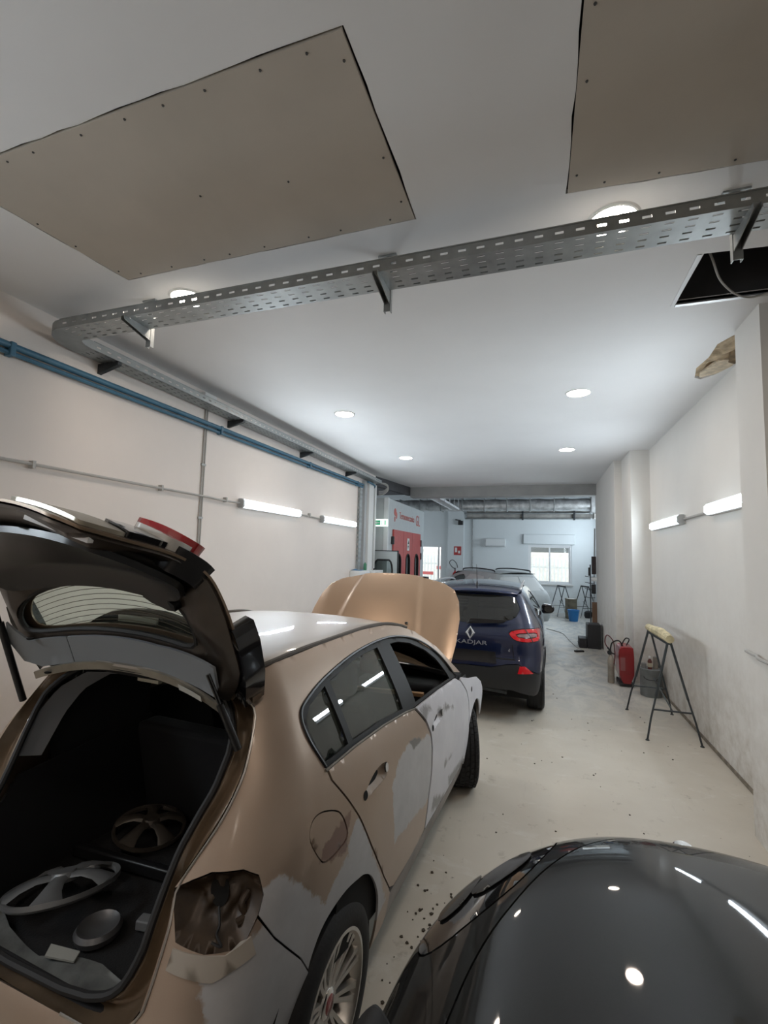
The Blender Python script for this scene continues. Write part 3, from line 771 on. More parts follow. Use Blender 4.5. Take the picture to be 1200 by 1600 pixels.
both('sill', [(-.60, .20), (-.60, .38), (-.66, .388), (-.818, .374), (-1.17, .378), (-1.6, .361), (-2.12, .346), (-2.30, .352), (-2.30, .20)], mat('sill_paint', (.22, .20, .185), .5, vary=.25, vscale=5), -.004, .05)
# dark layer behind the door gaps
both('door_seal', [(-.10, .45), (-.10, 1.14), (-2.40, 1.0), (-2.44, .36), (-.62, .36)], 'door_gap', -.022, .07, solid=.004)
# windows
qg = [(-.098, 1.176), (-.078, 1.24), (-.070, 1.29), (-.085, 1.33), (-.135, 1.365), (-.285, 1.405), (-.275, 1.184)]
rg = [(-.315, 1.186), (-.335, 1.415), (-.60, 1.446), (-.80, 1.455), (-.945, 1.455), (-.905, 1.148), (-.6, 1.176)]
fg = [(-1.105, 1.128), (-1.13, 1.446), (-1.256, 1.438), (-1.42, 1.405), (-1.62, 1.33), (-1.74, 1.25), (-1.84, 1.135), (-1.87, 1.088), (-1.5, 1.112)]
frame = [(-.082, 1.150)]+win_out+[(-2.02, 1.068), (-1.5, 1.096), (-1.06, 1.114), (-.908, 1.13), (-.6, 1.156), (-.30, 1.166)]
both('window_frame', frame, mat('frame_black', (.016, .017, .017), .55, spec=.3), -.008, .03, holes=[qg, rg, fg], solid=.012)
both('quarter_glass', grow(qg, .05), 'car_glass_green', -.026, .03, solid=0)
both('rear_door_glass', grow(rg, .04), 'car_glass_green', -.026, .03, solid=0)
mb = MB().tube([FB(-.07, 1.158, .003), FB(-.30, 1.168, .004), FB(-.60, 1.158, .004), FB(-.908, 1.132, .004), FB(-1.05, 1.112, .004)], .006, 6)
mb.build('window_trim_strip', mat('strip_grey', (.13, .12, .10), .4), fiat)
# black rubber outline of the window opening
MB().tube([FB(a, b, .002) for a, b in spline(win_out, 4)], .007, 6).build('window_seal', 'black_trim', fiat)
# removed-handle recesses
def handle(s0, z0, m):
    sh = lambda a, b: FB(s0+a, z0+b, .003)
    me = panel_mesh(inset(HP, -.002), lambda a, b: FB(s0+a, z0+b, .001-.030*max(0, 1-(a/.125)**2-(b/.036)**2)**.6), .012, out=(1, 0, 0))
    h = link('handle_recess', me, m, fiat, smooth=180, solid=.002)
    for a, b, r in ((.115, -.018, .020), (-.115, .006, .022)):
        link('handle_hole', panel_mesh(smooth_poly([(a-r, b-r*.7), (a+r*.8, b-r), (a+r, b+r*.6), (a-r*.7, b+r)], 2), lambda p, q: FB(s0+p, z0+q, .003), .02, out=(1, 0, 0)), 'door_gap', h, solid=.001)
    link('lock_barrel', panel_mesh(smooth_poly([(-.098, -.014), (-.128, -.014), (-.136, .02), (-.104, .022)], 2), lambda p, q: FB(s0+p, z0+q, .006), .02, out=(1, 0, 0)), 'aluminium', h, solid=.002)
handle(-.41, 1.0, mat('recess_tan', (.33, .26, .20), .5)); handle(-1.39, .955, 'primer_grey')
link('indicator_hole', panel_mesh(smooth_poly([(-2.46, .845), (-2.49, .845), (-2.49, .885), (-2.46, .885)], 2), lambda a, b: FB(a, b, .004), .02, out=(1, 0, 0)), 'door_gap', fiat, solid=.001)
# roof
zg = pch([-.16, -.10, .05, .398, .83, 1.19, 1.40, 1.60], [1.49, 1.508, 1.545, 1.560, 1.562, 1.548, 1.515, 1.455])
def roof_fn(u, y):
    z0 = zg(y); w = FB(-y, z0)[0]-.012
    e = max(0, (abs(u)-.93)/.07)
    return (u*w, y+.05*(1-u*u)*(1 if y > 1.2 else 0)-.05*(1-u*u)*(1 if y < 0 else 0), z0+.022*(1-abs(u)**2.6)-.010*e)
us = np.linspace(-1, 1, 33)
MB().grid(roof_fn, us, np.linspace(-.14, 1.45, 30)).build('roof_panel', mat('roof_paint', (.44, .385, .335), .42, metal=.12, coat=.55, coat_rough=.035), fiat, smooth=180, solid=.012)
for sg in (1, -1):
    MB().tube([(sg*(FB(-y, zg(y))[0]-.004), y, zg(y)+.004) for y in np.linspace(-.12, 1.5, 26)], .010, 6).build('roof_ditch_strip', mat('strip_brown', (.10, .085, .07), .5), fiat)
# windscreen and cowl
def ws_fn(u, t):
    yt, zt = 1.46+.05*(1-u*u), 1.500; yb, zb = 2.18+.14*(1-u*u), 1.060
    w = .56*(1-t)+.72*t; b = .03*math.sin(math.pi*t)
    return (u*w, yt+(yb-yt)*t+b*.4, zt+(zb-zt)*t+b)
MB().grid(ws_fn, np.linspace(-1, 1, 17), np.linspace(0, 1, 9)).build('windscreen', 'windscreen_glass', fiat, smooth=180)
MB().grid(lambda u, t: (u*.80, 2.16+.14*(1-u*u)+t*.16, 1.055-.05*t), np.linspace(-1, 1, 13), [0, .5, 1]).build('cowl', 'black_trim', fiat, solid=.03)
# bonnet, raised on its hinges
HB0, HA = Vector((0, 2.24, 1.05)), math.radians(51)
def hood_fn(u, v, off=0):
    b = .055*(1-(u/.78)**2)-.05*max(0, (v-.55)/.4)**2
    cr = 1/(1+math.exp(-(abs(u)-(.46-.16*v))/.010)); b += .022*(1-cr)-.02*max(0, (abs(u)-.6)/.14)**2
    n = b+off
    return (u, HB0.y+v*math.cos(HA)-n*math.sin(HA), HB0.z+v*math.sin(HA)+n*math.cos(HA))
hl = [(.735, 0), (.752, .25), (.748, .50), (.715, .68), (.655, .80), (.54, .872), (.36, .915), (.18, .935), (0, .940)]
hol = hl+[(-a, b) for a, b in hl[-2::-1]]
hood = link('bonnet', panel_mesh(hol, hood_fn, .022, out=(0, -1, 1)), mat('bonnet_paint', (.58, .40, .27), .32, metal=.38, coat=.25, coat_rough=.15, vary=.05, vscale=2), fiat, smooth=180, solid=.012)
link('bonnet_frame', panel_mesh(grow(hol, -.06), lambda a, b: hood_fn(a, b, -.035), .06, holes=[[(.12, .15), (.5, .15), (.45, .6), (.12, .7)], [(-.12, .15), (-.12, .7), (-.45, .6), (-.5, .15)]], out=(0, 1, -1)), 'paint_plain', hood, solid=.015)
for u in (.30, -.30):
    p = Vector(hood_fn(u, .36, .004)); MB().lathe([(0, .014), (.012, .012), (.016, .0)], 10, tuple(p)).build('washer_jet', 'black_trim', hood)
MB().tube([hood_fn(-.5, .72, -.03), (-.62, 2.9, .86)], .006, 6).build('bonnet_stay', 'black_iron', fiat)
# engine bay, front panel
MB().box((-.66, 2.45, .35), (.66, 3.02, .60)).box((-.30, 2.5, .6), (.34, 2.85, .82)).build('engine', 'under_black', fiat, bevel=.02)
MB().beam((-.70, 3.02, .70), (.70, 3.02, .70), .07, .10).beam((-.60, 3.02, .32), (.60, 3.02, .32), .06, .08).build('front_crossmember', 'under_black', fiat)
MB().box((-.80, 2.30, .25), (.80, 2.42, 1.0)).build('bulkhead', 'under_black', fiat)
# underbody and cabin
MB().box((-.74, .42, .20), (.74, 2.30, .30)).box((-.56, -.45, .22), (.56, .42, .32)).build('underbody', 'under_black', fiat)
for sg in (1, -1):
    for yy, w0 in ((.09, .50), (2.66, .50)):
        pts = [(yy+.40*math.cos(a), .33+.40*math.sin(a)) for a in np.linspace(-.1, math.pi+.1, 16)]
        MB().grid(lambda i, k: (sg*(.56+.26*k), *pts[int(i)]), range(16), [0, .5, 1]).build('wheel_arch_liner', 'under_black', fiat)
        MB().prism([(yy+.40*math.cos(a), .33+.40*math.sin(a)) for a in np.linspace(-.1, math.pi+.1, 16)], sg*.54, sg*.56, lambda a, b, h: (h, a, b)).build('wheel_arch_liner', 'under_black', fiat)
MB().box((-.70, 1.98, .55), (.70, 2.28, .98)).build('dashboard', 'interior_black', fiat, bevel=.04)
st = MB().tube([(-.36+.185*math.cos(a), 1.90-.06*math.sin(a), .92+.175*math.sin(a)) for a in np.linspace(0, 2*math.pi, 24, endpoint=False)], .015, 8, closed=True)
st.tube([(-.36, 1.90, .92), (-.36, 2.02, .86)], .03, 8).beam((-.53, 1.90, .92), (-.19, 1.90, .92), .04, .02).build('steering_wheel', 'black_trim', fiat)
def seat(x, y):
    c = MB().box((x-.25, y-.25, .30), (x+.25, y+.28, .52)).build('seat_cushion', 'seat_fabric', fiat, bevel=.05)
    prof = [(-.25, .50), (.25, .50), (.24, .95), (.18, 1.10), (-.18, 1.10), (-.24, .95)]
    MB().prism(prof, 0, .12, lambda a, b, h: (x+a, y-.22-h-(b-.5)*.28, b)).build('seat_back', 'seat_fabric', c, bevel=.03)
    MB().box((x-.13, y-.55, 1.16), (x+.13, y-.45, 1.34)).build('headrest', 'seat_fabric', c, bevel=.03)
seat(-.37, 1.45); seat(.37, 1.45)
MB().prism([(-.60, .35), (.60, .35), (.58, .95), (.50, 1.06), (-.50, 1.06), (-.58, .95)], 0, .14, lambda a, b, h: (a, .62-h-(b-.35)*.22, b)).build('rear_seat', 'seat_fabric', fiat, bevel=.03)
MB().box((-.60, .55, .30), (.60, 1.05, .50)).build('rear_bench', 'seat_fabric', fiat, bevel=.04)
MB().grid(lambda u, y: (u*.54, y, zg(y)-.035+.015*(1-u*u)), np.linspace(-1, 1, 9), np.linspace(-.02, 1.42, 10)).build('headliner', 'headliner_grey', fiat, smooth=180, solid=.01)
MB().beam((-.1, 1.62, .985), (.66, 1.80, .965), .035, .03).build('bare_door_bar', mat('bare_bronze', (.55, .33, .18), .4, metal=.3), fiat, bevel=.005)
MB().box((.10, 1.84, .92), (.36, 1.98, 1.02)).build('instrument_pod', 'interior_grey', fiat, bevel=.02)
MB().box((.02, 2.02, 1.0), (.16, 2.14, 1.14)).build('air_vent', mat('dusty_red', (.20, .05, .05), .7), fiat, bevel=.03)
# wheels
for sg in (1, -1):
    wheel(fiat, sg*.862, .10, .32, .32, .205, .222)
    wheel(fiat, sg*.87, 2.66, .32, .32, .205, .222, steer=math.radians(20), treads=40)
# rear bumper
bump = [(.320, .877), (.268, .7995), (.20, .7225), (.136, .650), (.09, .58), (.103, .48), (.108, .40), (.108, .26), (.3, .22), (1.25, .22), (1.36, .5), (1.33, .64), (1.30, .655), (.80, .662), (.70, .69), (.664, .71), (.628, .786), (.592, .87), (.574, .935), (.562, .85), (.478, .828), (.37, .825)]
both('rear_bumper', bump, 'paint_bumper', .0, .03, mmir='paint_plain')
MB().box((-.70, -.42, .30), (.70, -.30, .50)).build('bumper_beam', 'under_black', fiat)
# empty lamp hole: a deep dented recess with wiring
lamp = [(.570, .952)]+lamp_up+[(.37, .825), (.478, .828), (.562, .85), (.574, .935)]
lc = (sum(a for a, b in lamp)/len(lamp), sum(b for a, b in lamp)/len(lamp)); LA = np.array(lamp)
def lamp_fn(a, b):
    d = float(edge_dist(np.array([a]), np.array([b]), LA)[0]); k = min(1, d/.05)
    wob = .012*math.sin(a*70)*math.sin(b*90+1)*k
    return FB(a, b, -.065*math.sin(k*math.pi/2)+wob)
cav = link('lamp_recess', panel_mesh(lamp, lamp_fn, .012, out=(1, -1, 0)), mat('recess_brown', (.045, .029, .018), .42, metal=.2, vary=.5, vscale=14), fiat, smooth=180)
link('lamp_socket', panel_mesh(smooth_poly([(.40, .955), (.44, .965), (.475, .945), (.47, .905), (.435, .89), (.405, .91)], 2), lambda a, b: FB(a, b, -.058), .02, out=(1, -1, 0)), 'door_gap', cav, solid=.012)
MB().tube([FB(a, b, o) for a, b, o in spline([(.44, .90, -.05), (.435, .87, -.03), (.445, .85, -.03), (.43, .832, -.012), (.46, .84, -.02)], 4)], .004, 6).build('wire', 'black_rubber', cav)
MB().tube([FB(a, b, o) for a, b, o in spline([(.33, .92, -.055), (.36, .90, -.045), (.345, .87, -.045), (.38, .86, -.04)], 4)], .012, 8).build('bent_flange', 'recess_brown', cav)
link('lamp_ledge', panel_mesh([(.345, .846), (.42, .822), (.565, .842), (.585, .80), (.46, .772), (.335, .80)], lambda a, b: FB(a, b, .008), .03, out=(1, -1, 0)), mat('ledge_paint', (.40, .36, .31), .5), fiat, smooth=180, solid=.02)
# tailgate opening: jamb between skin and rubber seal
oo = [FB(a, b) for a, b in spline(opening, 3)]+[FB(a, b) for a, b in ((.592, .87), (.628, .786), (.664, .71), (.72, .678), (.80, .662), (1.0, .66), (1.32, .66))]
ss = [(.40, -.075, 1.445), (.47, -.10, 1.40), (.525, -.14, 1.335), (.535, -.17, 1.27), (.525, -.22, 1.17), (.50, -.27, 1.09), (.48, -.32, 1.01), (.478, -.37, .93), (.485, -.42, .86), (.49, -.455, .80), (.47, -.49, .735), (.43, -.505, .70), (.36, -.515, .68), (.25, -.52, .668), (.0, -.525, .664)]
oo2 = [oo[0]]+oo
def resamp3(P, n):
    P = [Vector(p) for p in P]; L = [0]
    for i in range(1, len(P)): L.append(L[-1]+(P[i]-P[i-1]).length)
    out = []; j = 0
    for k in range(n):
        t = L[-1]*k/(n-1)
        while j < len(P)-2 and L[j+1] < t: j += 1
        f = (t-L[j])/max(L[j+1]-L[j], 1e-9); out.append(P[j].lerp(P[j+1], min(1, f)))
    return out
OR, SR = resamp3(oo, 44), resamp3(ss, 44)
for sg in (1, -1):
    def jf(i, t):
        a, b = OR[int(i)], SR[int(i)]; p = a.lerp(b, t); dep = .055*math.sin(math.pi*min(1, t*1.35))*(1 if t < .8 else .75)
        return (sg*p.x, p.y+dep, p.z-.2*dep)
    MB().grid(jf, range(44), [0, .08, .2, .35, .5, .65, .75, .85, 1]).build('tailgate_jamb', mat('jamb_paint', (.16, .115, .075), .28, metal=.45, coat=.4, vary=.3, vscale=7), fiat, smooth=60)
    MB().tube([(sg*p.x, p.y-.008, p.z) for p in SR], .013, 8).build('weatherstrip', 'black_rubber', fiat)
    MB().tube([(sg*p.x*1.015, p.y, p.z) for p in OR[:34]], .004, 6).build('panel_edge', 'alloy', fiat) if sg == 1 else None
MB().tube([(-.40, -.083, 1.445), (-.2, -.07, 1.455), (0, -.065, 1.458), (.2, -.07, 1.455), (.40, -.083, 1.445)], .013, 8).build('weatherstrip', 'black_rubber', fiat)
MB().grid(lambda u, t: (u*.50, -.155-.02*(1-u*u)+.10*t, 1.500-.045*t*(2-t)), np.linspace(-1, 1, 15), [0, .25, .5, .75, 1]).build('header_panel', 'interior_black', fiat, smooth=60, solid=.01)
# grey trim band inside the opening, lining, load floor
tb = resamp3([(-.52, -.27, 1.10), (-.535, -.17, 1.25), (-.52, -.10, 1.34), (-.44, -.03, 1.405), (-.2, 0, 1.425), (.0, .005, 1.43), (.2, 0, 1.425), (.44, -.03, 1.405), (.505, -.08, 1.345), (.515, -.14, 1.27)], 40)
MB().grid(lambda i, t: tuple(tb[int(i)]+Vector((-.03*t*(1 if tb[int(i)].x > 0 else -1), .10*t, -.028*t))), range(40), [0, .5, 1]).build('headliner_edge', 'headliner_grey', fiat, smooth=180)
MB().box((-.07-.10, .02, 1.385), (.06-.10, .045, 1.408)).build('luggage_lamp', mat('lamp_cream', (.62, .60, .50), .5), fiat, bevel=.004)
for xx in (-.51, .48):
    MB().prism([(-.48, .42), (-.485, .62), (-.42, .74), (-.33, .90), (-.25, 1.02), (.42, 1.08), (.42, .42)], xx, xx+.012, lambda a, b, h: (h, a, b)).build('boot_lining', 'interior_black', fiat, smooth=0)
MB().box((-.50, -.497, .40), (.478, .40, .56)).build('boot_floor', mat('boot_carpet', (.010, .010, .011), .95, bump=.3, bscale=120), fiat)
MB().box((-.50, -.535, .42), (.48, -.50, .66)).build('boot_sill_trim', 'interior_black', fiat, bevel=.008)
for sg in (1, -1):
    MB().grid(lambda i, t: (sg*(.50+.10*(1-t)*(1 if i else 0)), -.10+.5*t, .90+.45*i), [0, 1], [0, .5, 1]).build('pillar_lining', 'interior_black', fiat)

# ------------------------------------------------------------------ tailgate of the bronze car, swung up
TGA = math.radians(108); TGH = (-.10, 1.515)
_ang = pch([0, .5, .62, .8, 1.05], [math.radians(a) for a in (-38, -50, -84, -98, -100)])
_P, _Q = [0.], [0.]
for i in range(106): _P.append(_P[-1]+math.cos(_ang(i*.01))*.01); _Q.append(_Q[-1]+math.sin(_ang(i*.01))*.01)
def TG(x, d, off=0):
    d = max(0, min(1.04, d)); i = int(d*100); f = d*100-i
    p = _P[i]+(_P[i+1]-_P[i])*f; q = _Q[i]+(_Q[i+1]-_Q[i])*f; a = _ang(d)
    p -= .13*(abs(x)/.62)**2.2; p += -math.sin(a)*off; q += math.cos(a)*off
    return (x, TGH[0]-(p*math.cos(TGA)-q*math.sin(TGA)), TGH[1]+p*math.sin(TGA)+q*math.cos(TGA))
hwt = pch([0, .1, .2, .4, .55, .65, .8, 1.02], [.50, .57, .61, .612, .592, .565, .55, .50])
edge = [(hwt(d), d) for d in np.linspace(.0, .98, 22)]
tgo = edge+[(.42, 1.02)]+[(-.42, 1.02)]+[(-a, b) for a, b in edge[::-1]]
def sh(k): return [(a*k if abs(a) > .1 else a, b) for a, b in tgo]
gl = smooth_poly([(.44, .20), (.42, .375), (.25, .40), (-.25, .40), (-.47, .37), (-.54, .29), (-.50, .20), (-.2, .175), (.2, .175)], 2)
tin = (0, -1, -.2)
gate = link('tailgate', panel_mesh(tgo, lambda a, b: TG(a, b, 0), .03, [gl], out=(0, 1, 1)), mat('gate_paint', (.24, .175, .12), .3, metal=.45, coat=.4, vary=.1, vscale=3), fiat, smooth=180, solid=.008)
gate['label'] = 'raised tailgate with black inner trim and grey upper trim'
def T(name, outline, off, m, step=.03, holes=(), solid=.01, smooth=180, fn=None, out=(0, -1, -.6)):
    return link(name, panel_mesh(outline, fn or (lambda a, b: TG(a, b, off)), step, holes, out=out), m, gate, smooth=smooth, solid=solid)
# pressed inner frame: follows the rim, deeper in the middle
def frame_fn(a, b):
    e = min(1, (hwt(b)-abs(a))/.09, (1.03-b)/.08, (b+.015)/.05); e = max(0, e)
    return TG(a, b, -.012-.045*e**.7-.012*math.sin(b*23)*e*(1 if abs(a) > .44 else 0))
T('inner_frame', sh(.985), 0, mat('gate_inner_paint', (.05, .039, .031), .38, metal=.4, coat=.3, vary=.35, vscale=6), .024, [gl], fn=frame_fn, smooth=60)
T('rear_window', grow(gl, .06), -.006, 'tailgate_glass', .05, solid=0)
for k in range(8):
    d = .20+k*.024
    MB().tube([TG(x, d-.02*(x/.5)**2, -.009) for x in np.linspace(-.50, .42, 14)], .0012, 4).build('heater_line', mat('heater_brown', (.12, .10, .07), .6), gate)
MB().tube([TG(a, b, -.05) for a, b in gl], .011, 6, closed=True).build('window_seal', 'black_rubber', gate)
low = smooth_poly([(.49, .46), (.34, .405), (.0, .415), (-.34, .405), (-.52, .44), (-.52, .60), (-.48, .80), (-.42, .945), (.42, .945), (.48, .80), (.51, .62)], 2)
lowfn = lambda a, b: TG(a, b, -.085-.02*math.cos(min(1, abs(a)/.5)*math.pi/2)-.015*math.sin(max(0, b-.45)*9))
T('lower_trim', low, 0, mat('trim_black', (.005, .006, .008), .30, vary=.2), .03, fn=lowfn, solid=.02)
T('trim_clip', smooth_poly([(.24, .375), (.40, .365), (.41, .42), (.24, .425)], 1), -.085, 'black_trim', .04, solid=.03)
up_r = [(.475, .045), (.505, .10), (.515, .19), (.46, .185), (.2, .155), (-.2, .155), (-.3, .158), (-.3, .03), (.2, .028)]
up_l = [(-.304, .03), (-.304, .158), (-.50, .18), (-.55, .25), (-.575, .30), (-.60, .22), (-.56, .10), (-.48, .045)]
T('upper_trim', up_r, -.072, mat('gate_trim_grey', (.235, .25, .265), .7), .04)
T('upper_trim', up_l, -.072, 'gate_trim_grey', .04)
for a, b in ((-.47, .19), (-.44, .012)):
    MB().lathe([(0, 0), (.012, 0), (.015, .006)], 10, TG(a, b, -.088)).build('trim_hole', 'door_gap', gate)
# hinge-side metal lip
T('hinge_lip', [(.52, .0), (.52, .035), (-.52, .035), (-.52, .0)], -.082, mat('lip_metal', (.30, .27, .22), .35, metal=.4, vary=.25, vscale=8), .04, solid=.01)
T('lip_label', [(.30, .005), (.42, .008), (.42, .032), (.30, .030)], -.092, mat('pale_sticker', (.48, .47, .43), .6), .05, solid=.001)
# brake lamp seen through the glass, spoiler, lamps on the edge
MB().beam(TG(-.10, .19, .02), TG(.12, .19, .02), .012, .03).build('brake_lamp', 'clear_lens', gate, bevel=.003)
T('spoiler_glass', smooth_poly([(-.30, .17), (-.1, .225), (.25, .235), (.43, .20), (.43, .165), (-.30, .15)], 1), .030, 'black_gloss', .03, solid=.012)
sp = [(.60, .03), (.64, .16), (.655, .30), (.645, .37), (.60, .36), (.58, .20), (.55, .05)]
spb = lambda k: (lambda a, b: TG(a, b, k))
for sg in (1, -1):
    q = [(sg*a, b) for a, b in sp]
    T('spoiler_end', q, .075, 'black_gloss', .03, solid=.085, out=(0, 1, 1))
T('spoiler_blade', [(.60, .03), (.62, .16), (-.62, .16), (-.60, .03)], .06, 'gate_paint', .04, solid=.04, out=(0, 1, 1))
# tail lamp inner halves: on the outside of the bend, wrapping the right edge
for sg in (1, -1):
    T('tail_lamp', [(sg*.30, .665), (sg*.32, .635), (sg*.45, .605), (sg*.555, .60), (sg*.562, .64), (sg*.45, .675)], .062, 'red_lens', .02, solid=.057, out=(0, 1, 1))
    T('tail_lamp_clear', [(sg*.36, .675), (sg*.45, .672), (sg*.56, .65), (sg*.548, .725), (sg*.40, .74)], .040, 'clear_lens', .02, solid=.036, out=(0, 1, 1))
    T('lamp_end_cover', [(sg*.592, .565), (sg*.588, .62), (sg*.562, .69), (sg*.50, .69), (sg*.50, .60), (sg*.54, .565)], .026, 'black_trim', .025, solid=.085, out=(0, 1, 1))
T('gloss_panel', [(.38, .745), (.545, .73), (.535, .86), (.40, .845)], .022, 'black_gloss', .03, solid=.02, out=(0, 1, 1))
T('plate_panel', [(.53, .865), (.50, .98), (.2, 1.0), (.22, .88), (.40, .855)], .014, mat('lip_beige', (.40, .37, .30), .3, metal=.5), .03, solid=.012, out=(0, 1, 1))
MB().beam(TG(.50, .94, -.03), TG(.30, 1.0, -.03), .02, .02).build('latch', 'aluminium', gate)
# gas struts and hinges
for sg in (1, -1):
    a = Vector(TG(.50, .17, -.09) if sg > 0 else TG(-.585, .58, -.03)); b = Vector((.59, -.20, 1.30) if sg > 0 else (-.60, -.20, 1.30)); c = a.lerp(b, .40)
    MB().cyl(a, c, .008, n=10).build('strut_rod', 'black_gloss', gate)
    MB().cyl(c, b, .014, n=12).build('strut_cylinder', 'black_trim', gate)
    for k in (-.02, .02):
        MB().tube([(sg*(.33+k), -.07, 1.47), (sg*(.33+k), -.125, 1.515), (sg*(.33+k), -.135, 1.54)], .005, 6).build('hinge', 'aluminium', gate)
MB().tube(spline([(.10, -.05, 1.475), (.16, -.09, 1.50), (.25, -.12, 1.51), (.40, -.10, 1.49)], 4), .007, 6).build('wiring_loom', 'black_rubber', gate)

# ------------------------------------------------------------------ loose parts in the boot
def fw_(p):
    c, s = math.cos(FT), math.sin(FT); return (-1.58+c*p[0]+s*p[1], 1.68-s*p[0]+c*p[1], p[2])
mat('hubcap_silver', (.24, .245, .25), .38, metal=.5, vary=.15)
mat('hubcap_dark', (.10, .085, .07), .42, metal=.5, vary=.2)
def hubcap(label, loc, rot, m, R=.20, n=5):
    t = thing('hubcap', label, 'hubcap', fw_(loc)); t.rotation_euler = rot; finish(t, group='hubcaps in the boot')
    MB().lathe([(R*.93, .0), (R, .004), (R*1.01, -.012), (R*.96, -.022), (R*.90, -.012)], 48, closed=True).build('rim_ring', m, t)
    MB().lathe([(0, .046), (R*.20, .044), (R*.26, .030), (R*.26, .012), (0, .012)], 28).build('hub_dome', m, t)
    for i in range(n):
        th = 2*math.pi*i/n; s = MB(); sec = []
        for f, w, h in ((.20, .15, .038), (.45, .15, .040), (.7, .19, .028), (.96, .30, .004)):
            d = Vector((math.cos(th), math.sin(th), 0)); q = Vector((-math.sin(th), math.cos(th), 0)); c = d*R*f+Vector((0, 0, h))
            sec.append([c-q*R*w-Vector((0, 0, .012)), c-q*R*w*.6, c+q*R*w*.6, c+q*R*w-Vector((0, 0, .012))])
        for k in range(3): s.add(sec[k]+sec[k+1], [(j, (j+1) % 4, 4+(j+1) % 4, 4+j) for j in range(4)])
        s.add(sec[0], [(0, 1, 2, 3)]).add(sec[3], [(3, 2, 1, 0)])
        s.build('spoke', m, t, smooth=50)
hubcap('silver hubcap lying tilted in the open boot, front one', (-.22, -.215, .645), (math.radians(-13), math.radians(-8), .3), 'hubcap_silver')
hubcap('darker hubcap lying behind the black bar in the boot', (-.27, .245, .62), (math.radians(8), math.radians(4), 1.0), 'hubcap_dark', .165)
def boot_item(o, label, cat):
    o.location = (-1.58, 1.68, 0); o.rotation_euler = (0, 0, -FT); finish(o, label, cat)
    return o
boot_item(MB().beam((-.46, .0, .60), (.44, .085, .595), .035, .05).build('load_cover_bar', 'black_trim', None, bevel=.008), 'black roller-cover bar lying across the boot', 'bar')
bm_ = [(-.47, -.485), (.41, -.485), (.37, -.37), (.20, -.355), (-.04, -.41), (-.26, -.38), (-.47, -.31)]
boot_item(link('boot_mat', panel_mesh(bm_, lambda a, b: (a, b, .584+.008*math.sin(a*14)+.006*math.sin(b*31+a*5)), .03, out=(0, 0, 1)), mat('mat_grey', (.13, .135, .13), .55, vary=.5, vscale=8, bump=.6, bscale=14), None, smooth=180, solid=.010), 'crumpled grey sheet over the boot sill', 'mat')
boot_item(MB().lathe([(.055, .0), (.075, .01), (.08, .03), (.070, .045), (.05, .03), (.02, .02)], 28, (.05, -.26, .562)).build('horn', mat('horn_grey', (.17, .17, .175), .35, metal=.6), None), 'round metal horn lying in front of the hubcap', 'horn')
boot_item(MB().prism([(-.02, -.385), (.10, -.365), (.12, -.40), (.01, -.425)], .600, .606).build('paper_label', mat('paper', (.34, .34, .31), .9), None, smooth=0), 'pale paper tag on the grey sheet', 'paper')
boot_item(MB().beam((.15, -.17, .585), (.25, -.15, .585), .045, .035).build('connector_block', mat('connector_grey', (.16, .165, .17), .6), None, bevel=.005), 'pale plastic connector block beside the front hubcap', 'part')
t = thing('spring_clamp', 'brass ring clamp at the right side of the boot', 'clamp', fw_((.30, -.10, .57)), -FT)
for k in range(2): MB().tube([(k*.035+.03*math.cos(a), 0, .045+.045*math.sin(a)) for a in np.linspace(0, 2*math.pi, 18, endpoint=False)], .007, 6, closed=True).build('ring', mat('brass', (.42, .34, .2), .4, metal=.7), t)
MB().tube([(-.03, 0, .0), (.07, 0, .0)], .008, 6).build('clamp_foot', 'brass', t)
boot_item(MB().tube(spline([(.14, .30, .60), (.22, .25, .60), (.30, .20, .60), (.38, .18, .60)], 5), .03, 8).build('hose', 'black_rubber', None), 'thick black hose behind the bar in the boot', 'hose')

# ------------------------------------------------------------------ the blue SUV
m = bpy.data.materials.new('blue_paint'); MATS['blue_paint'] = m; g = N(m)
g.b.inputs['Base Color'].default_value = (.002, .009, .044, 1); g.b.inputs['Metallic'].default_value = .25; g.b.inputs['Roughness'].default_value = .32
g.b.inputs['Coat Weight'].default_value = 1; g.b.inputs['Coat Roughness'].default_value = .04
suv = thing('suv_car', 'dark blue sport utility car parked ahead, seen from behind with red tail lamp', 'car', (-.83, 6.72, 0))
KB = Body(([.2, .35, .55, .75, .92, 1.02, 1.12, 1.25, 1.40, 1.52, 1.60], [.84, .875, .90, .905, .90, .875, .835, .77, .695, .63, .57]),
          ([.2, .35, .55, .66, .80, .92, 1.0, 1.1, 1.25, 1.45, 1.6], [-.74, -.80, -.83, -.825, -.78, -.77, -.755, -.70, -.60, -.47, -.36]),
          ([.2, .9, 1.2, 1.6], [.26, .26, .20, .16]),
          lambda y: (.12*((y-2.2)/1.2)**2 if y > 2.2 else 0)+(.083*(.3-y)**2 if y < .3 else 0))
def K(name, outline, m, off=0, step=.04, holes=(), solid=.012, mirror=True, parent=None):
    me = panel_mesh(outline, lambda a, b: KB(a, b, off), step, holes, out=(1, -.5, .05))
    o = link(name, me, m, parent or suv, smooth=180, solid=solid)
    if mirror: link(name, mirror_mesh(me), m, parent or suv, smooth=180, solid=solid)
    return o
SE = lambda z: -(KB.R(z)+KB.rho(z))+KB.rho(z)*math.pi/2+KB.W(z)-.083*(.3-(KB.R(z)+KB.rho(z)))**2-KB.rho(z)   # s where x = 0
glass_k = [(.47, 1.475), (.55, 1.34), (.70, 1.245), (.80, 1.205), (1.03, 1.165), *[(SE(z), z) for z in np.linspace(1.14, 1.485, 8)], (.66, 1.495)]
KH = glass_k[:5]+[(SE(z)-.012, z) for z in np.linspace(1.14, 1.485, 8)]+glass_k[13:]
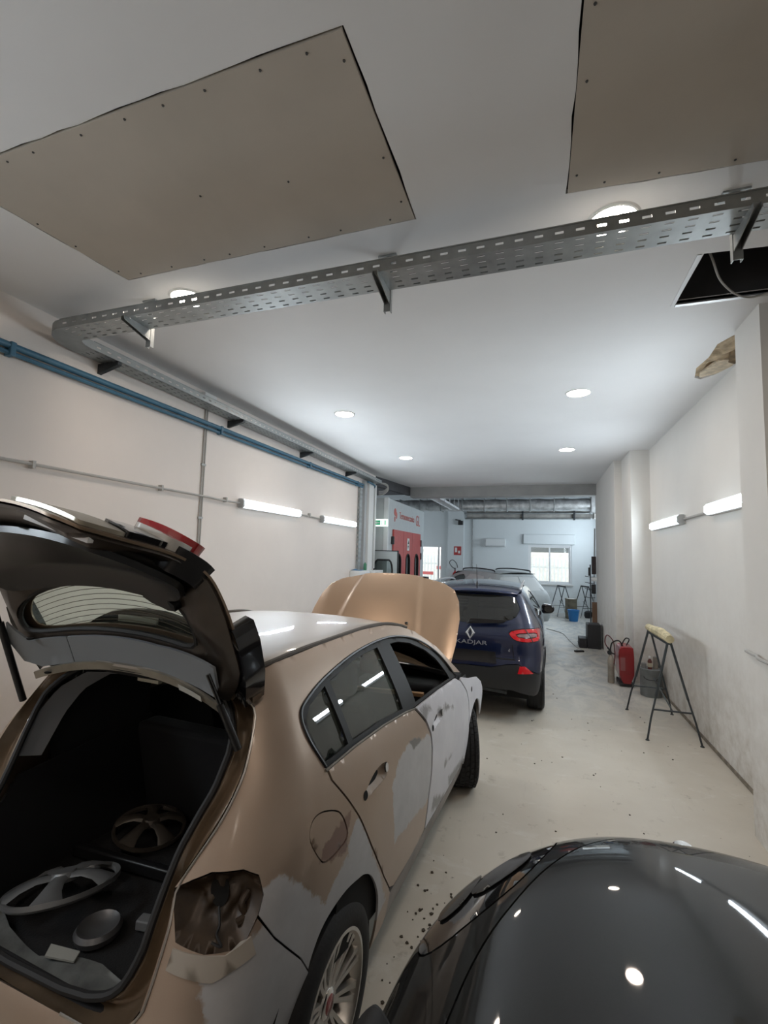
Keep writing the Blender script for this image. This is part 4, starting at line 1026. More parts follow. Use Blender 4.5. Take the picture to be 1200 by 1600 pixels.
lamp_k = smooth_poly([(.965, 1.075), (.84, 1.11), (.726, 1.124), (.50, 1.118), (.28, 1.092), (.26, 1.07), (.36, 1.035), (.50, .985), (.66, .962), (.84, .956), (.95, .975), (.985, 1.03)], 1)
SW = [(-.45, 1.16), (-.30, 1.40), (-.5, 1.455), (-1.0, 1.475), (-1.5, 1.42), (-1.9, 1.25), (-2.05, 1.12), (-1.2, 1.14)]
arch = lambda cy, r=.41: [(-cy+r*math.cos(a), .36+r*math.sin(a)) for a in np.linspace(0, math.pi, 16)]
# flank + tail in one shell above the plastic cladding; windows, lamp and wheel arches cut out
shell = [(SE(1.51), 1.51), (SE(1.49), 1.49), (.66, 1.497), (.47, 1.476), (.55, 1.34), (.70, 1.245), (.80, 1.205), (1.03, 1.165), (SE(1.14), 1.138)]+[(SE(z), z) for z in np.linspace(1.10, .66, 14)]+[ (1.30, .655), (1.10, .70), (.96, .715), (.85, .66), (.70, .60), (.43, .585)]+[p for p in arch(0) if p[1] > .58]+[(-.43, .50), (-2.20, .50)]+[p for p in arch(2.63) if p[1] > .5]+[(-3.2, .60), (-3.35, .80), (-3.25, .92), (-2.7, 1.03), (-2.35, 1.08), (-2.0, 1.22), (-1.75, 1.40), (-1.4, 1.50), (-.9, 1.55), (-.3, 1.56), (.10, 1.545), (.36, 1.51)]
K('body_shell', shell, 'blue_paint', 0, .04, [inset(lamp_k, .002), SW], mirror=False)
me = panel_mesh(shell, lambda a, b: KB(a, b), .05, [lamp_k, SW], out=(1, -.5, 0))
link('body_shell', mirror_mesh(me), 'blue_paint', suv, smooth=180, solid=.012)
K('rear_window', glass_k, 'car_glass_dark', -.008, .05, solid=0)
K('window_band', inset(glass_k, -.01), 'black_gloss', -.022, .06, [inset(glass_k, .045)], solid=.004)
K('side_window', inset(SW, -.01), 'car_glass_dark', -.010, .06, solid=0)
# tail lamp: housing, red ring, clear centre
lp = K('tail_lamp', lamp_k, mat('lamp_dark', (.05, .006, .008), .2, coat=.6), -.006, .025, solid=.03)
K('lamp_ring', inset(lamp_k, .012), mat('lamp_red', (.48, .006, .012), .16, coat=.7, emit=(.8, .01, .02), estr=.05), .004, .02, [smooth_poly([(.90, 1.062), (.66, 1.078), (.55, 1.06), (.60, 1.015), (.88, 1.005)], 1)], solid=.012, parent=lp, mirror=False)
K('lamp_clear', smooth_poly([(.89, 1.050), (.67, 1.064), (.58, 1.053), (.62, 1.024), (.87, 1.018)], 1), mat('lamp_frost', (.24, .15, .15), .3), .003, .02, solid=.004, parent=lp, mirror=False)
K('lamp_divider', [(.735, 1.115), (.722, 1.115), (.722, .968), (.735, .968)], 'black_trim', .008, .02, solid=.004, parent=lp, mirror=False)
# lower cladding / bumper, reflector, plate recess
clad = [(SE(z), z) for z in np.linspace(.40, .652, 8)]+[ (1.30, .648), (1.10, .692), (.96, .706), (.85, .652), (.70, .592), (.43, .577)]+[p for p in arch(0, .40) if p[1] > .40 and p[0] > 0][::-1]+[(.40, .40), (.42, .35), (.7, .33), (1.0, .40)]
K('rear_bumper', clad, mat('cladding', (.016, .017, .019), .55), -.004, .04, solid=.03)
K('reflector', [(.978, .605), (.95, .69), (.89, .696), (.785, .61)], 'lamp_red', .008, .02, solid=.012)
K('sill_cladding', [(-.40, .50), (-2.22, .50), (-2.22, .25), (-.40, .25)], 'cladding', 0, .08, solid=.03)
K('arch_cladding', [(.44, .40)]+[(.44*math.cos(a), .36+.44*math.sin(a)) for a in np.linspace(.1, math.pi-.1, 14)]+[(.40*math.cos(a), .36+.40*math.sin(a)) for a in np.linspace(math.pi-.1, .1, 14)], 'cladding', .008, .05, solid=.02)
K('plate_recess', [(1.22, .70), (SE(.70), .70), (SE(.77), .77), (SE(.83), .83), (1.20, .83)], 'black_trim', .004, .06, solid=.006)
K('gate_crease', [(.98, .765), (SE(.765), .765), (SE(.755), .752), (.98, .75)], 'black_gloss', .003, .05, solid=.004)
K('gate_gap', [(.985, .77), (.994, .77), (.995, .93), (.986, .93)], 'door_gap', .002, .04, solid=.002)
# roof with rails, spoiler, aerial
zk = pch([-.40, -.2, .1, .5, 1.0, 1.45, 1.75], [1.515, 1.545, 1.565, 1.575, 1.57, 1.53, 1.46])
def kroof(u, y):
    z = zk(y); w = .60*(1-.02*y)-(.05*((-.1-y)/.3)**2 if y < -.1 else 0)
    return (u*w, y-.06*(1-u*u)*(y < 0), z+.05*(1-abs(u)**2.2))
MB().grid(kroof, np.linspace(-1, 1, 25), np.linspace(-.40, 1.55, 24)).build('roof_panel', mat('roof_blue', (.018, .03, .085), .22, metal=.5, coat=1), suv, smooth=180, solid=.015)
MB().grid(lambda u, t: (u*.56, -.40-.06*(1-u*u)-.035*math.sin(t*math.pi), 1.535+.03*(1-u*u)-.055*t), np.linspace(-1, 1, 21), np.linspace(0, 1, 6)).build('roof_spoiler', 'roof_blue', suv, smooth=180, solid=.02)
for sg in (1, -1):
    MB().tube(spline([(sg*.585, -.25, 1.56), (sg*.60, -.18, 1.60), (sg*.60, .3, 1.625), (sg*.595, .9, 1.62), (sg*.58, 1.35, 1.59), (sg*.57, 1.42, 1.555)], 5), .016, 8).build('roof_rail', 'aluminium', suv)
MB().grid(lambda u, t: (u*(.58*(1-t)+.74*t), 1.58+.85*t+.08*(1-u*u), 1.515-.43*t+.03*math.sin(t*3)), np.linspace(-1, 1, 11), np.linspace(0, 1, 6)).build('windscreen', 'windscreen_glass', suv, smooth=180)
MB().grid(lambda u, t: (u*(.78-.06*t), 2.40+.95*t+.06*(1-u*u), 1.06-.13*t-.12*t**4+.04*(1-u*u)), np.linspace(-1, 1, 13), np.linspace(0, 1, 10)).build('bonnet', 'blue_paint', suv, smooth=180, solid=.02)
MB().box((-.74, 3.25, .25), (.74, 3.42, .85)).build('front_bumper', 'cladding', suv, bevel=.06)
a = MB().lathe([(.0, .05), (.006, .045), (.020, .0), (.024, -.01)], 12, (.02, -.26, 1.605)); a.tube([(.02, -.26, 1.64), (.02, -.33, 1.88)], [.004, .0022], 6).build('aerial', 'black_trim', suv)
# wiper, emblem, lettering
w = MB().beam((-.02, -.735, 1.165), (.42, -.655, 1.195), .025, .018); w.prism([(-.05, 1.14), (.40, 1.175), (.46, 1.215), (.0, 1.21)], -.735, -.72, lambda a, b, h: (a, h+.16*(b-1.14), b)).build('rear_wiper', 'black_trim', suv, bevel=.005)
dia = [(0, .082), (.06, 0), (0, -.082), (-.06, 0)]; di = [(0, .045), (.024, 0), (0, -.045), (-.024, 0)]
def emb(a, b, h): return (a, -.742-h-.30*(1.03-1.03)-(.0 if b < 0 else -.0)+.25*b, 1.03+b)
me = MB()
for i in range(4):
    j = (i+1) % 4; o_, p_, q_, r_ = dia[i], dia[j], di[j], di[i]; mid = lambda u, v: ((u[0]+v[0])/2, (u[1]+v[1])/2)
    A, B_, C, D = emb(*o_, .0), emb(*p_, .0), emb(*q_, .0), emb(*r_, .0); E_, F_ = emb(*mid(o_, r_), .022), emb(*mid(p_, q_), .022)
    me.add([A, B_, F_, E_], [(0, 1, 2, 3)]).add([E_, F_, C, D], [(0, 1, 2, 3)])
me.build('badge_diamond', mat('badge_steel', (.75, .75, .75), .22, metal=.6), suv, smooth=0)
mat('badge_silver', (.42, .43, .45), .3, metal=.3)
tm = place_mesh(text_mesh('KADJAR', .068, .003), (0.02, -.796, .925), (1.6, 0, 0), (0, .05, 1), (0, -1, .05))
link('name_lettering', tm, 'badge_silver', suv, smooth=0, kind='stuff')
link('model_plate', place_mesh(text_mesh('dCi', .05, .002), (.50, -.772, .86), (1, .1, 0), (0, .05, 1), (0, -1, .05)), 'badge_silver', suv, smooth=0, kind='stuff')
# mirrors, wheels, interior
for sg in (1, -1):
    MB().prism(smooth_poly([(.0, -.075), (.0, .075), (.07, .085), (.19, .06), (.215, .0), (.18, -.07), (.06, -.085)], 1), 0, .10, lambda a, b, h: (sg*(.86+a), 1.78+h+.04*a, 1.12+b)).build('door_mirror', 'black_gloss', suv, bevel=.02)
    MB().prism(smooth_poly([(.05, -.05), (.05, .05), (.17, .045), (.19, .0), (.16, -.05)], 1), -.004, .004, lambda a, b, h: (sg*(.86+a), 1.775+h+.04*a, 1.12+b)).build('mirror_glass', 'chrome', suv)
    wheel(suv, sg*.885, 0, .345, .345, .215, .235, spokes=5, cap='dark_plastic', twin=False)
    wheel(suv, sg*.885, 2.63, .345, .345, .215, .235, spokes=5, cap='dark_plastic', twin=False)
    for yy in (0, 2.63):
        pts = [(yy+.42*math.cos(a), .36+.42*math.sin(a)) for a in np.linspace(-.1, math.pi+.1, 14)]
        MB().grid(lambda i, k: (sg*(.55+.32*k), *pts[int(i)]), range(14), [0, 1]).build('wheel_arch_liner', 'under_black', suv)
MB().box((-.70, -.60, .26), (.70, 3.2, .42)).build('underbody', 'under_black', suv)
MB().prism([(-.62, .45), (.62, .45), (.60, 1.02), (.50, 1.10), (-.50, 1.10), (-.60, 1.02)], 0, .14, lambda a, b, h: (a, .35-h-(b-.45)*.2, b)).build('rear_seat', 'seat_fabric', suv, bevel=.03)
for x in (-.36, .36):
    MB().box((x-.13, .06, 1.10), (x+.13, .16, 1.26)).build('headrest', 'seat_fabric', suv, bevel=.03)
    MB().prism([(-.25, .45), (.25, .45), (.22, 1.12), (-.22, 1.12)], 0, .14, lambda a, b, h: (x+a, 1.25-h-(b-.45)*.2, b)).build('seat_back', 'seat_fabric', suv, bevel=.03)
MB().box((-.60, -.62, .42), (.60, .30, .62)).build('boot_floor', 'interior_black', suv)
MB().box((-.70, 2.0, .5), (.70, 2.35, 1.02)).build('dashboard', 'interior_black', suv, bevel=.04)
MB().tube([(.0, -.74, .40), (.45, -.74, .37)], .04, 8).build('exhaust', 'black_iron', suv)

# ------------------------------------------------------------------ the dark car in the foreground (bonnet end)
m = bpy.data.materials.new('dark_paint'); MATS['dark_paint'] = m; g = N(m); c = g.coord()
g.col(g.mix(g.noise(600, 2, .5, c), (.006, .0062, .006), (.013, .0135, .0125))); g.b.inputs['Metallic'].default_value = .0; g.b.inputs['Specular IOR Level'].default_value = .1; g.b.inputs['Roughness'].default_value = .5
g.b.inputs['Coat Weight'].default_value = .7; g.b.inputs['Coat Roughness'].default_value = .03
dk = thing('dark_car', 'dark grey glossy car in the foreground, only its bonnet in view', 'car', (.536, 0, 0))
DW, DY0, DY1 = .966, .55, 2.347
def dtop(u, v):
    """u across -1..1, v from windscreen 0 to nose 1"""
    x = u*DW*(1-.055*v**3); plan = abs(u)**3.02
    y = DY0+(DY1-DY0)*v-.466*abs(u)**2.0*v**2
    t = min(1, .92*plan+.90*v**6.06); z = .60+.459*max(0, 1-t)**.46-.035*v
    return x, y, z
uu = np.sin(np.linspace(-math.pi/2, math.pi/2, 81)); vv = 1-(1-np.linspace(0, 1, 60))**1.7
ab = lambda P: [(math.asin(max(-1, min(1, u)))*2/math.pi, 1-(1-min(1, v))**(1/1.7)) for u, v in P]
def dpan(name, P, m, lift=0, step=.018, parent=None, solid=.004):
    def fn(a, b):
        x, y, z = dtop(math.sin(math.pi/2*a), 1-(1-max(0, min(1, b)))**1.7); k = 1+lift*.6
        return (x*k, y+lift*.8, z+lift)
    return link(name, panel_mesh(P, fn, step, out=(0, .2, 1)), m, parent or dk, smooth=180, solid=solid)
cl = spline([(-.82, 0), (-.80, .2), (-.73, .44), (-.62, .60), (-.50, .72), (-.36, .81), (-.18, .87), (0, .885)], 5)
cl = cl+[(-u, v) for u, v in cl[-2::-1]]
hood_ab = ab(cl)
dpan('bonnet', inset(hood_ab, .0025), 'dark_paint')
full = [(-1, 0)]+[(-1, b) for b in np.linspace(.02, 1, 40)]+[(a, 1) for a in np.linspace(-.98, 1, 60)]+[(1, b) for b in np.linspace(.98, 0, 40)]
lampP = smooth_poly([(-.60, .665), (-.72, .57), (-.86, .50), (-.93, .56), (-.93, .72), (-.86, .85), (-.72, .915), (-.54, .925), (-.49, .84)], 2)
lamps = [ab(lampP), [(-a, b) for a, b in ab(lampP)]]
def fn0(a, b): return dtop(math.sin(math.pi/2*a), 1-(1-max(0, min(1, b)))**1.7)
link('front_wing', panel_mesh(full+inset(hood_ab, -.0025)[::-1], fn0, .018, lamps, out=(0, .2, 1)), 'dark_paint', dk, smooth=180, solid=.004)
# skirt below the rim of the bonnet: nose and flanks
rim = [dtop(-1, v) for v in vv]+[dtop(u, 1) for u in uu[1:-1]]+[dtop(1, v) for v in vv[::-1]]
MB().grid(lambda i, t: (rim[int(i)][0]*(1+.015*math.sin(t*math.pi)-.03*t*t), rim[int(i)][1]+.05*math.sin(min(1, t*1.2)*math.pi)-.06*t*t, rim[int(i)][2]*(1-t)+.22*t), range(len(rim)), np.linspace(0, 1, 9)).build('front_bumper', 'dark_paint', dk, smooth=180)
# headlamps let into the corners of the skin
for sg in (1, -1):
    Pm = [(sg*a, b) for a, b in inset(lamps[0], .004)]
    o = dpan('headlamp', Pm, mat('lamp_lens_dark', (.012, .012, .013), .06, coat=1), .001, .015)
    dpan('lamp_bezel', [(sg*a, b) for a, b in ab(smooth_poly([(-.60, .72), (-.74, .63), (-.80, .66), (-.72, .76), (-.60, .80)], 2))], mat('lamp_smoke', (.03, .027, .024), .15, metal=.5), .006, .015, o, .002)
    dpan('lamp_bezel', [(sg*a, b) for a, b in ab(smooth_poly([(-.80, .62), (-.88, .60), (-.89, .72), (-.80, .80), (-.76, .74)], 2))], 'lamp_smoke', .006, .015, o, .002)
# badge plinth at the nose, windscreen, roof, doors, mirrors and wheels
MB().lathe([(0, .006), (.03, .005), (.036, 0)], 24, (0, dtop(0, .93)[1], dtop(0, .93)[2]+.002)).build('nose_badge', 'chrome', dk)
def dws(u, t): return (u*(.78*(1-t)+.60*t), DY0-.02-.62*t-.10*u*u*(1-t), 1.01+.42*t-.06*u*u*(1-t)+.02*math.sin(3*t))
MB().grid(dws, np.linspace(-1, 1, 15), np.linspace(0, 1, 8)).build('windscreen', 'car_glass_dark', dk, smooth=180)
MB().grid(lambda u, t: (u*.60, -.09-1.5*t, 1.43+.05*(1-u*u)-.02*t), np.linspace(-1, 1, 9), np.linspace(0, 1, 8)).build('roof_panel', 'dark_paint', dk, smooth=180, solid=.02)
for sg in (1, -1):
    MB().grid(lambda i, t: (sg*(.92-.10*t**3 if t < .6 else .92-.02-.55*(t-.6)), (.56-.62*max(0, (t-.6)/.4))*(1-i)-2.04*i, .25+1.18*t), np.linspace(0, 1, 10), [0, .15, .3, .45, .6, .8, 1]).build('door_panel', 'dark_paint', dk, smooth=60, solid=.02)
    MB().prism(smooth_poly([(.0, -.05), (.0, .02), (.04, .075), (.07, .08), (.12, .0), (.08, -.05)], 2), 0, .08, lambda a, b, h: (sg*(.845+a), 1.05+h, .87+b)).build('door_mirror', 'black_rubber', dk, bevel=.015)
    MB().beam((sg*.80, .98, .84), (sg*.90, 1.08, .86), .03, .02).build('mirror_arm', 'black_rubber', dk)
    wheel(dk, sg*.92, 1.45, .31, .31, .20, .21, cap='dark_plastic')
    wheel(dk, sg*.92, -1.1, .31, .31, .20, .21, cap='dark_plastic')
MB().box((-.8, -2.0, .2), (.8, 1.9, .45)).build('underbody', 'under_black', dk)
MB().box((-.85, -2.0, .45), (.85, -1.9, 1.4)).build('tail_panel', 'dark_paint', dk, bevel=.04)

# ------------------------------------------------------------------ the primer-grey car at the back
pc = thing('primer_car', 'pale grey primed car with masked windows at the back, below the window', 'car', (-.86, 13.4, 0), math.radians(42))
m_pr = mat('primer_pale', (.46, .51, .53), .5, vary=.06); mat('mask_film', (.60, .64, .65), .5)
PB = Body(([.2, .4, .7, .95, 1.05, 1.2, 1.4, 1.52, 1.6], [.80, .86, .89, .88, .85, .78, .69, .63, .57]),
          ([.2, .5, .8, 1.0, 1.25, 1.5, 1.6], [-.78, -.85, -.84, -.78, -.62, -.45, -.38]), ([.2, 1.0, 1.6], [.2, .2, .16]), lambda y: .10*((y-2.2)/1.2)**2 if y > 2.2 else 0)
PSE = lambda z: -(PB.R(z)+PB.rho(z))+PB.rho(z)*math.pi/2+PB.W(z)-PB.rho(z)
w1 = smooth_poly([(-1.00, 1.08), (-1.00, 1.46), (-1.5, 1.40), (-2.0, 1.08)], 1); w2 = smooth_poly([(-.06, 1.10), (-.02, 1.42), (-.5, 1.47), (-.94, 1.47), (-.94, 1.08)], 1); w3 = smooth_poly([(.36, 1.13), (.26, 1.40), (.06, 1.43), (.02, 1.11)], 1)
sg_ = [(PSE(z)-.012, z) for z in np.linspace(1.47, 1.10, 8)]+[ (.62, 1.12), (.50, 1.45)]
sh2 = [(PSE(z), z) for z in np.linspace(1.52, .30, 24)]+[ (.40, .30)]+[p for p in arch(0) if p[1] > .36]+[(-.42, .28), (-2.2, .28)]+[p for p in arch(2.6) if p[1] > .36]+[(-3.1, .40), (-3.3, .70), (-3.2, .88), (-2.6, 1.0), (-2.25, 1.06), (-1.95, 1.24), (-1.6, 1.44), (-1.2, 1.53), (-.2, 1.56), (.30, 1.52)]
for mir in (0, 1):
    for name, P, mm, off, hs, sd in (('body_shell', sh2, m_pr, 0, [w1, w2, w3, sg_], .012), ('side_window', inset(w1, -.01), 'car_glass_dark', -.01, [], 0), ('masked_window', inset(w2, -.01), 'mask_film', -.01, [], .004), ('masked_window', inset(w3, -.01), 'mask_film', -.01, [], .004), ('rear_window', inset(sg_, -.012), 'mask_film', -.01, [], .004)):
        me = panel_mesh(P, lambda a, b: PB(a, b, off), .06, hs, out=(1, -.4, 0))
        if mir: me = mirror_mesh(me)
        link(name, me, mm, pc, smooth=180, solid=sd)
MB().grid(lambda u, y: (u*.60, y-.04*(1-u*u)*(y < 0), 1.545+.05*(1-abs(u)**2.2)-.06*max(0, y-.9)**2-.05*max(0, -y)**2), np.linspace(-1, 1, 13), np.linspace(-.44, 1.6, 14)).build('roof_panel', m_pr, pc, smooth=180, solid=.015)
MB().grid(lambda u, t: (u*(.78-.08*t), 2.25+1.0*t+.06*(1-u*u), 1.05-.2*t**2+.04*(1-u*u)), np.linspace(-1, 1, 9), np.linspace(0, 1, 8)).build('bonnet', m_pr, pc, smooth=180, solid=.02)
MB().grid(lambda u, t: (u*(.60*(1-t)+.74*t), 1.56+.72*t+.06*(1-u*u), 1.53-.46*t), np.linspace(-1, 1, 9), [0, .5, 1]).build('windscreen', 'car_glass_dark', pc, smooth=180)
for sg in (1, -1):
    MB().tube(spline([(sg*.60, -.25, 1.56), (sg*.61, -.15, 1.615), (sg*.61, .6, 1.64), (sg*.60, 1.2, 1.61), (sg*.59, 1.3, 1.56)], 4), .018, 8).build('roof_rail', 'black_iron', pc)
    wheel(pc, sg*.87, 0, .33, .33, .205, .22, spokes=5, cap='dark_plastic', twin=False)
    wheel(pc, sg*.87, 2.6, .33, .33, .205, .22, spokes=5, cap='dark_plastic', twin=False)
MB().box((-.7, -.6, .25), (.7, 3.0, .5)).build('underbody', 'under_black', pc)

# ------------------------------------------------------------------ far wall: window, door, shutter box, air conditioner
w = bpy.data.objects.new('window_1', None); COL.objects.link(w); w.location = (WX0, YF, WZ0); w['kind'] = 'structure'; w['label'] = 'white sliding window with half-raised shutter in the far wall'
WW, WH = WX1-WX0, WZ1-WZ0
def fr(name, x0, x1, z0, z1, y0, y1, t, m, par):
    mb = MB().box((x0, y0, z0), (x0+t, y1, z1)).box((x1-t, y0, z0), (x1, y1, z1)).box((x0+t, y0, z0), (x1-t, y1, z0+t)).box((x0+t, y0, z1-t), (x1-t, y1, z1))
    return mb.build(name, m, par, smooth=0)
fr('window_frame', 0, WW, 0, WH, .02, .12, .05, 'anodised_white', w)
for x0, x1, y in ((.05, WW/2+.02, .03), (WW/2-.02, WW-.05, .06)):
    s = fr('sash', x0, x1, .05, WH-.05, y, y+.03, .045, 'anodised_white', w)
    MB().box((x0+.045, y+.012, .095), (x1-.045, y+.016, WH-.095)).build('pane', 'window_glass', s)
for k in range(5):
    MB().box((.05, .125, WH-.02-.05*(k+1)), (WW-.05, .135, WH-.022-.05*k)).build('shutter_slat', mat('shutter_grey', (.50, .49, .47), .6), w, bevel=.003)
MB().box((-.06, -.06, -.05), (WW+.06, .12, -.005)).build('window_sill', mat('sill_stone', (.62, .62, .60), .6), w, bevel=.005)
MB().box((WX0-.17, YF-.09, WZ1+.03), (WX1+.12, YF-.002, WZ1+.39)).build('shutter_box', 'wall_far_paint', None, bevel=.01, label='painted roller shutter box above the far window', cat='shutter box')
d = bpy.data.objects.new('door_1', None); COL.objects.link(d); d.location = (DX0, YF, 0); d['kind'] = 'structure'; d['label'] = 'glazed doorway in the far wall beside the paint booth'
fr('door_frame', 0, DX1-DX0, -.06, DZ1, .02, .12, .06, 'anodised_white', d)
MB().box((DX1-DX0-.18, .04, .0), (DX1-DX0-.12, .08, DZ1-.06)).build('door_leaf_edge', 'anodised_white', d)
MB().box((.06, .055, .02), (DX1-DX0-.19, .06, DZ1-.07)).build('pane', 'window_glass', d)
# outdoors behind the openings
MB().box((-30, 18.4, -.12), (30, 60, -.02)).build('ground', mat('yard_concrete', (.55, .54, .52), .9, vary=.1), None, kind='structure', smooth=0)
t = thing('fence', 'white railing of upright pickets outside the window', 'fence', (-8, 20.6, 0))
mb = MB()
for k in range(84): mb.box((k*.145, 0, -.02), (k*.145+.055, .03, 1.95))
mb.build('picket_row', mat('fence_white', (.72, .70, .66), .6), t, kind='stuff', smooth=0)
for z in (.35, 1.55): MB().box((-.1, .032, z), (12.2, .06, z+.06)).build('rail', 'fence_white', t, smooth=0)
MB().box((-14, 27, -.02), (14, 27.3, 2.3)).build('yard_wall', mat('yard_wall_paint', (.62, .56, .50), .9, vary=.15), None, smooth=0, label='pale boundary wall beyond the railing', cat='wall')
for x, h in ((-4.75, 1.1), (-4.0, 1.35)):
    t = thing('safety_barrier', 'red and white barrier board outside the doorway, %s one' % ('lower' if h < 1.2 else 'taller'), 'barrier', (x, 20.2, 0), 0, 'barriers outside the doorway')
    for z in (.45, h): MB().box((-.3, 0, z), (.3, .03, z+.13)).build('board', mat('barrier_red', (.55, .10, .09), .5), t, smooth=0)
    for k in (-.25, .21): MB().box((k, .031, -.02), (k+.04, .06, h+.2)).build('post', 'white_plastic', t, smooth=0)
t = thing('air_conditioner', 'white split air-conditioner on the far wall', 'air conditioner', (-1.95, YF, 2.33))
MB().prism(smooth_poly([(0, .02), (-.20, .02), (-.22, .08), (-.22, .30), (-.18, .33), (0, .33)], 1), 0, .72, lambda a, b, h: (h, a-.002, b)).build('casing', mat('ac_white', (.72, .75, .76), .45), t)
MB().box((.03, -.225, .045), (.69, -.17, .06)).build('louvre', 'grey_plastic', t)
# pier, sensor, sign, extinguisher, drop pipe on the far wall
S('wall_far_pier', MB().box((-3.42, YF-.12, 0), (-2.80, YF, 4.4)), 'wall_far_paint')
t = thing('motion_sensor', 'small black camera on a bracket high on the far pier', 'camera', (-2.9, YF-.12, 3.22))
MB().box((-.10, -.16, -.06), (.08, -.04, .10)).build('body', 'dark_plastic', t, bevel=.01); MB().beam((-.02, 0, .12), (-.22, -.08, .15), .05, .04).build('arm', 'dark_plastic', t)
t = thing('fire_sign', 'red and white fire extinguisher sign on the far pier', 'sign', (-3.03, YF-.125, 2.16))
MB().box((-.14, -.006, -.17), (.14, .004, .17)).build('plate', mat('sign_red', (.45, .05, .05), .5), t)
MB().box((-.10, -.010, -.06), (-.02, -.0065, .12)).build('mark', 'white_plastic', t); MB().box((.02, -.010, -.10), (.10, -.0065, -.0)).build('mark', 'white_plastic', t)
t = thing('fire_extinguisher', 'red fire extinguisher with looped black hose on the far pier', 'extinguisher', (-3.10, YF-.24, .72))
MB().lathe([(0, 0), (.085, .0), (.10, .03), (.10, .50), (.08, .58), (.035, .63), (.03, .67)], 20).build('cylinder', mat('extinguisher_red', (.42, .03, .03), .3), t)
MB().cyl((0, 0, .66), (0, 0, .76), .03, .02).box((-.02, -.10, .74), (.02, .06, .77)).build('valve', 'dark_plastic', t)
MB().tube(spline([(0, 0, .74), (-.12, -.02, .82), (-.22, 0, .98), (-.10, 0, 1.08), (.05, 0, .95), (.10, -.02, .78)], 5), .014, 6).build('hose', 'black_rubber', t)
MB().box((-.07, -.1035, .2), (.07, -.098, .36)).build('band', 'white_plastic', t)
MB().box((-.04, .098, .3), (.04, .118, .5)).build('bracket', 'dark_plastic', t)
t = thing('drop_pipe', 'thin grey drop pipe on the far wall left of the air conditioner', 'pipe', (-2.46, YF-.03, 0))
MB().cyl((0, 0, .4), (0, 0, 3.9), .022, n=8).build('pipe', 'galvanised_dull', t); MB().box((-.09, -.03, 3.78), (.09, .02, 3.96)).build('junction_box', 'white_plastic', t)
t = thing('concrete_lintel', 'raw concrete strip with two pipes along the top of the far wall', 'lintel', (0, YF, 3.42))
MB().box((-2.7, -.06, .03), (2.25, -.002, .36)).build('lintel', 'concrete_raw', t, smooth=0)
for z, y, r in ((.0, -.10, .03), (.20, -.12, .035)): MB().cyl((-2.75, y, z), (1.75, y, z), r, n=8).build('pipe', 'galvanised_dull', t)
for x in (-.6, 1.2): MB().box((x-.03, -.16, -.05), (x+.03, -.06, .50)).build('hanger', 'black_iron', t)
# ducts above
t = thing('foil_duct', 'silver foil-wrapped air duct crossing the room under the rear ceiling', 'duct', (0, 16.6, 3.60))
MB().grid(lambda i, a: (-5.5+7.1*i, .26+.26*math.copysign(abs(math.cos(a))**.6, math.cos(a)), .20+.20*math.copysign(abs(math.sin(a))**.6, math.sin(a))+.012*math.sin(i*60+a*3)), np.linspace(0, 1, 70), np.linspace(0, 2*math.pi, 25)).build('duct_run', 'foil_duct', t, smooth=60)
for x in np.arange(-5, 1.2, .78): MB().box((x, -.015, -.02), (x+.03, .535, .42)).build('strap', 'galvanised_dull', t, smooth=0)
MB().box((1.61, -.08, -.10), (2.1, .5, .50)).build('end_box', 'foil_duct', t, bevel=.03)
MB().box((1.70, .0, -.28), (2.0, .4, -.11)).build('outlet', 'concrete_raw', t, bevel=.02)
for x in (-4, -1.5, .8): MB().cyl((x, .26, .40), (x, .26, .795), .012, n=6).build('hanger_rod', 'galvanised', t)
t = thing('cable_ladder', 'white cable ladder hung on rods under the rear ceiling', 'cable ladder', (-3.02, 13.1, 3.60))
for x in (0, .28): MB().box((x, 0, 0), (x+.02, 3.35, .06)).build('side_rail', 'anodised_white', t, smooth=0)
for k in np.arange(.1, 3.3, .3): MB().box((.02, k, .005), (.28, k+.03, .03)).build('rung', 'anodised_white', t, smooth=0)
for k in (.6, 1.5, 2.3, 3.1):
    for x in (-.008, .308): MB().cyl((x, k, -.02), (x, k, .795), .008, n=6).build('hanger_rod', 'anodised_white', t)
MB().box((.05, .9, .061), (.22, 1.15, .26)).build('junction_box', 'white_plastic', t)
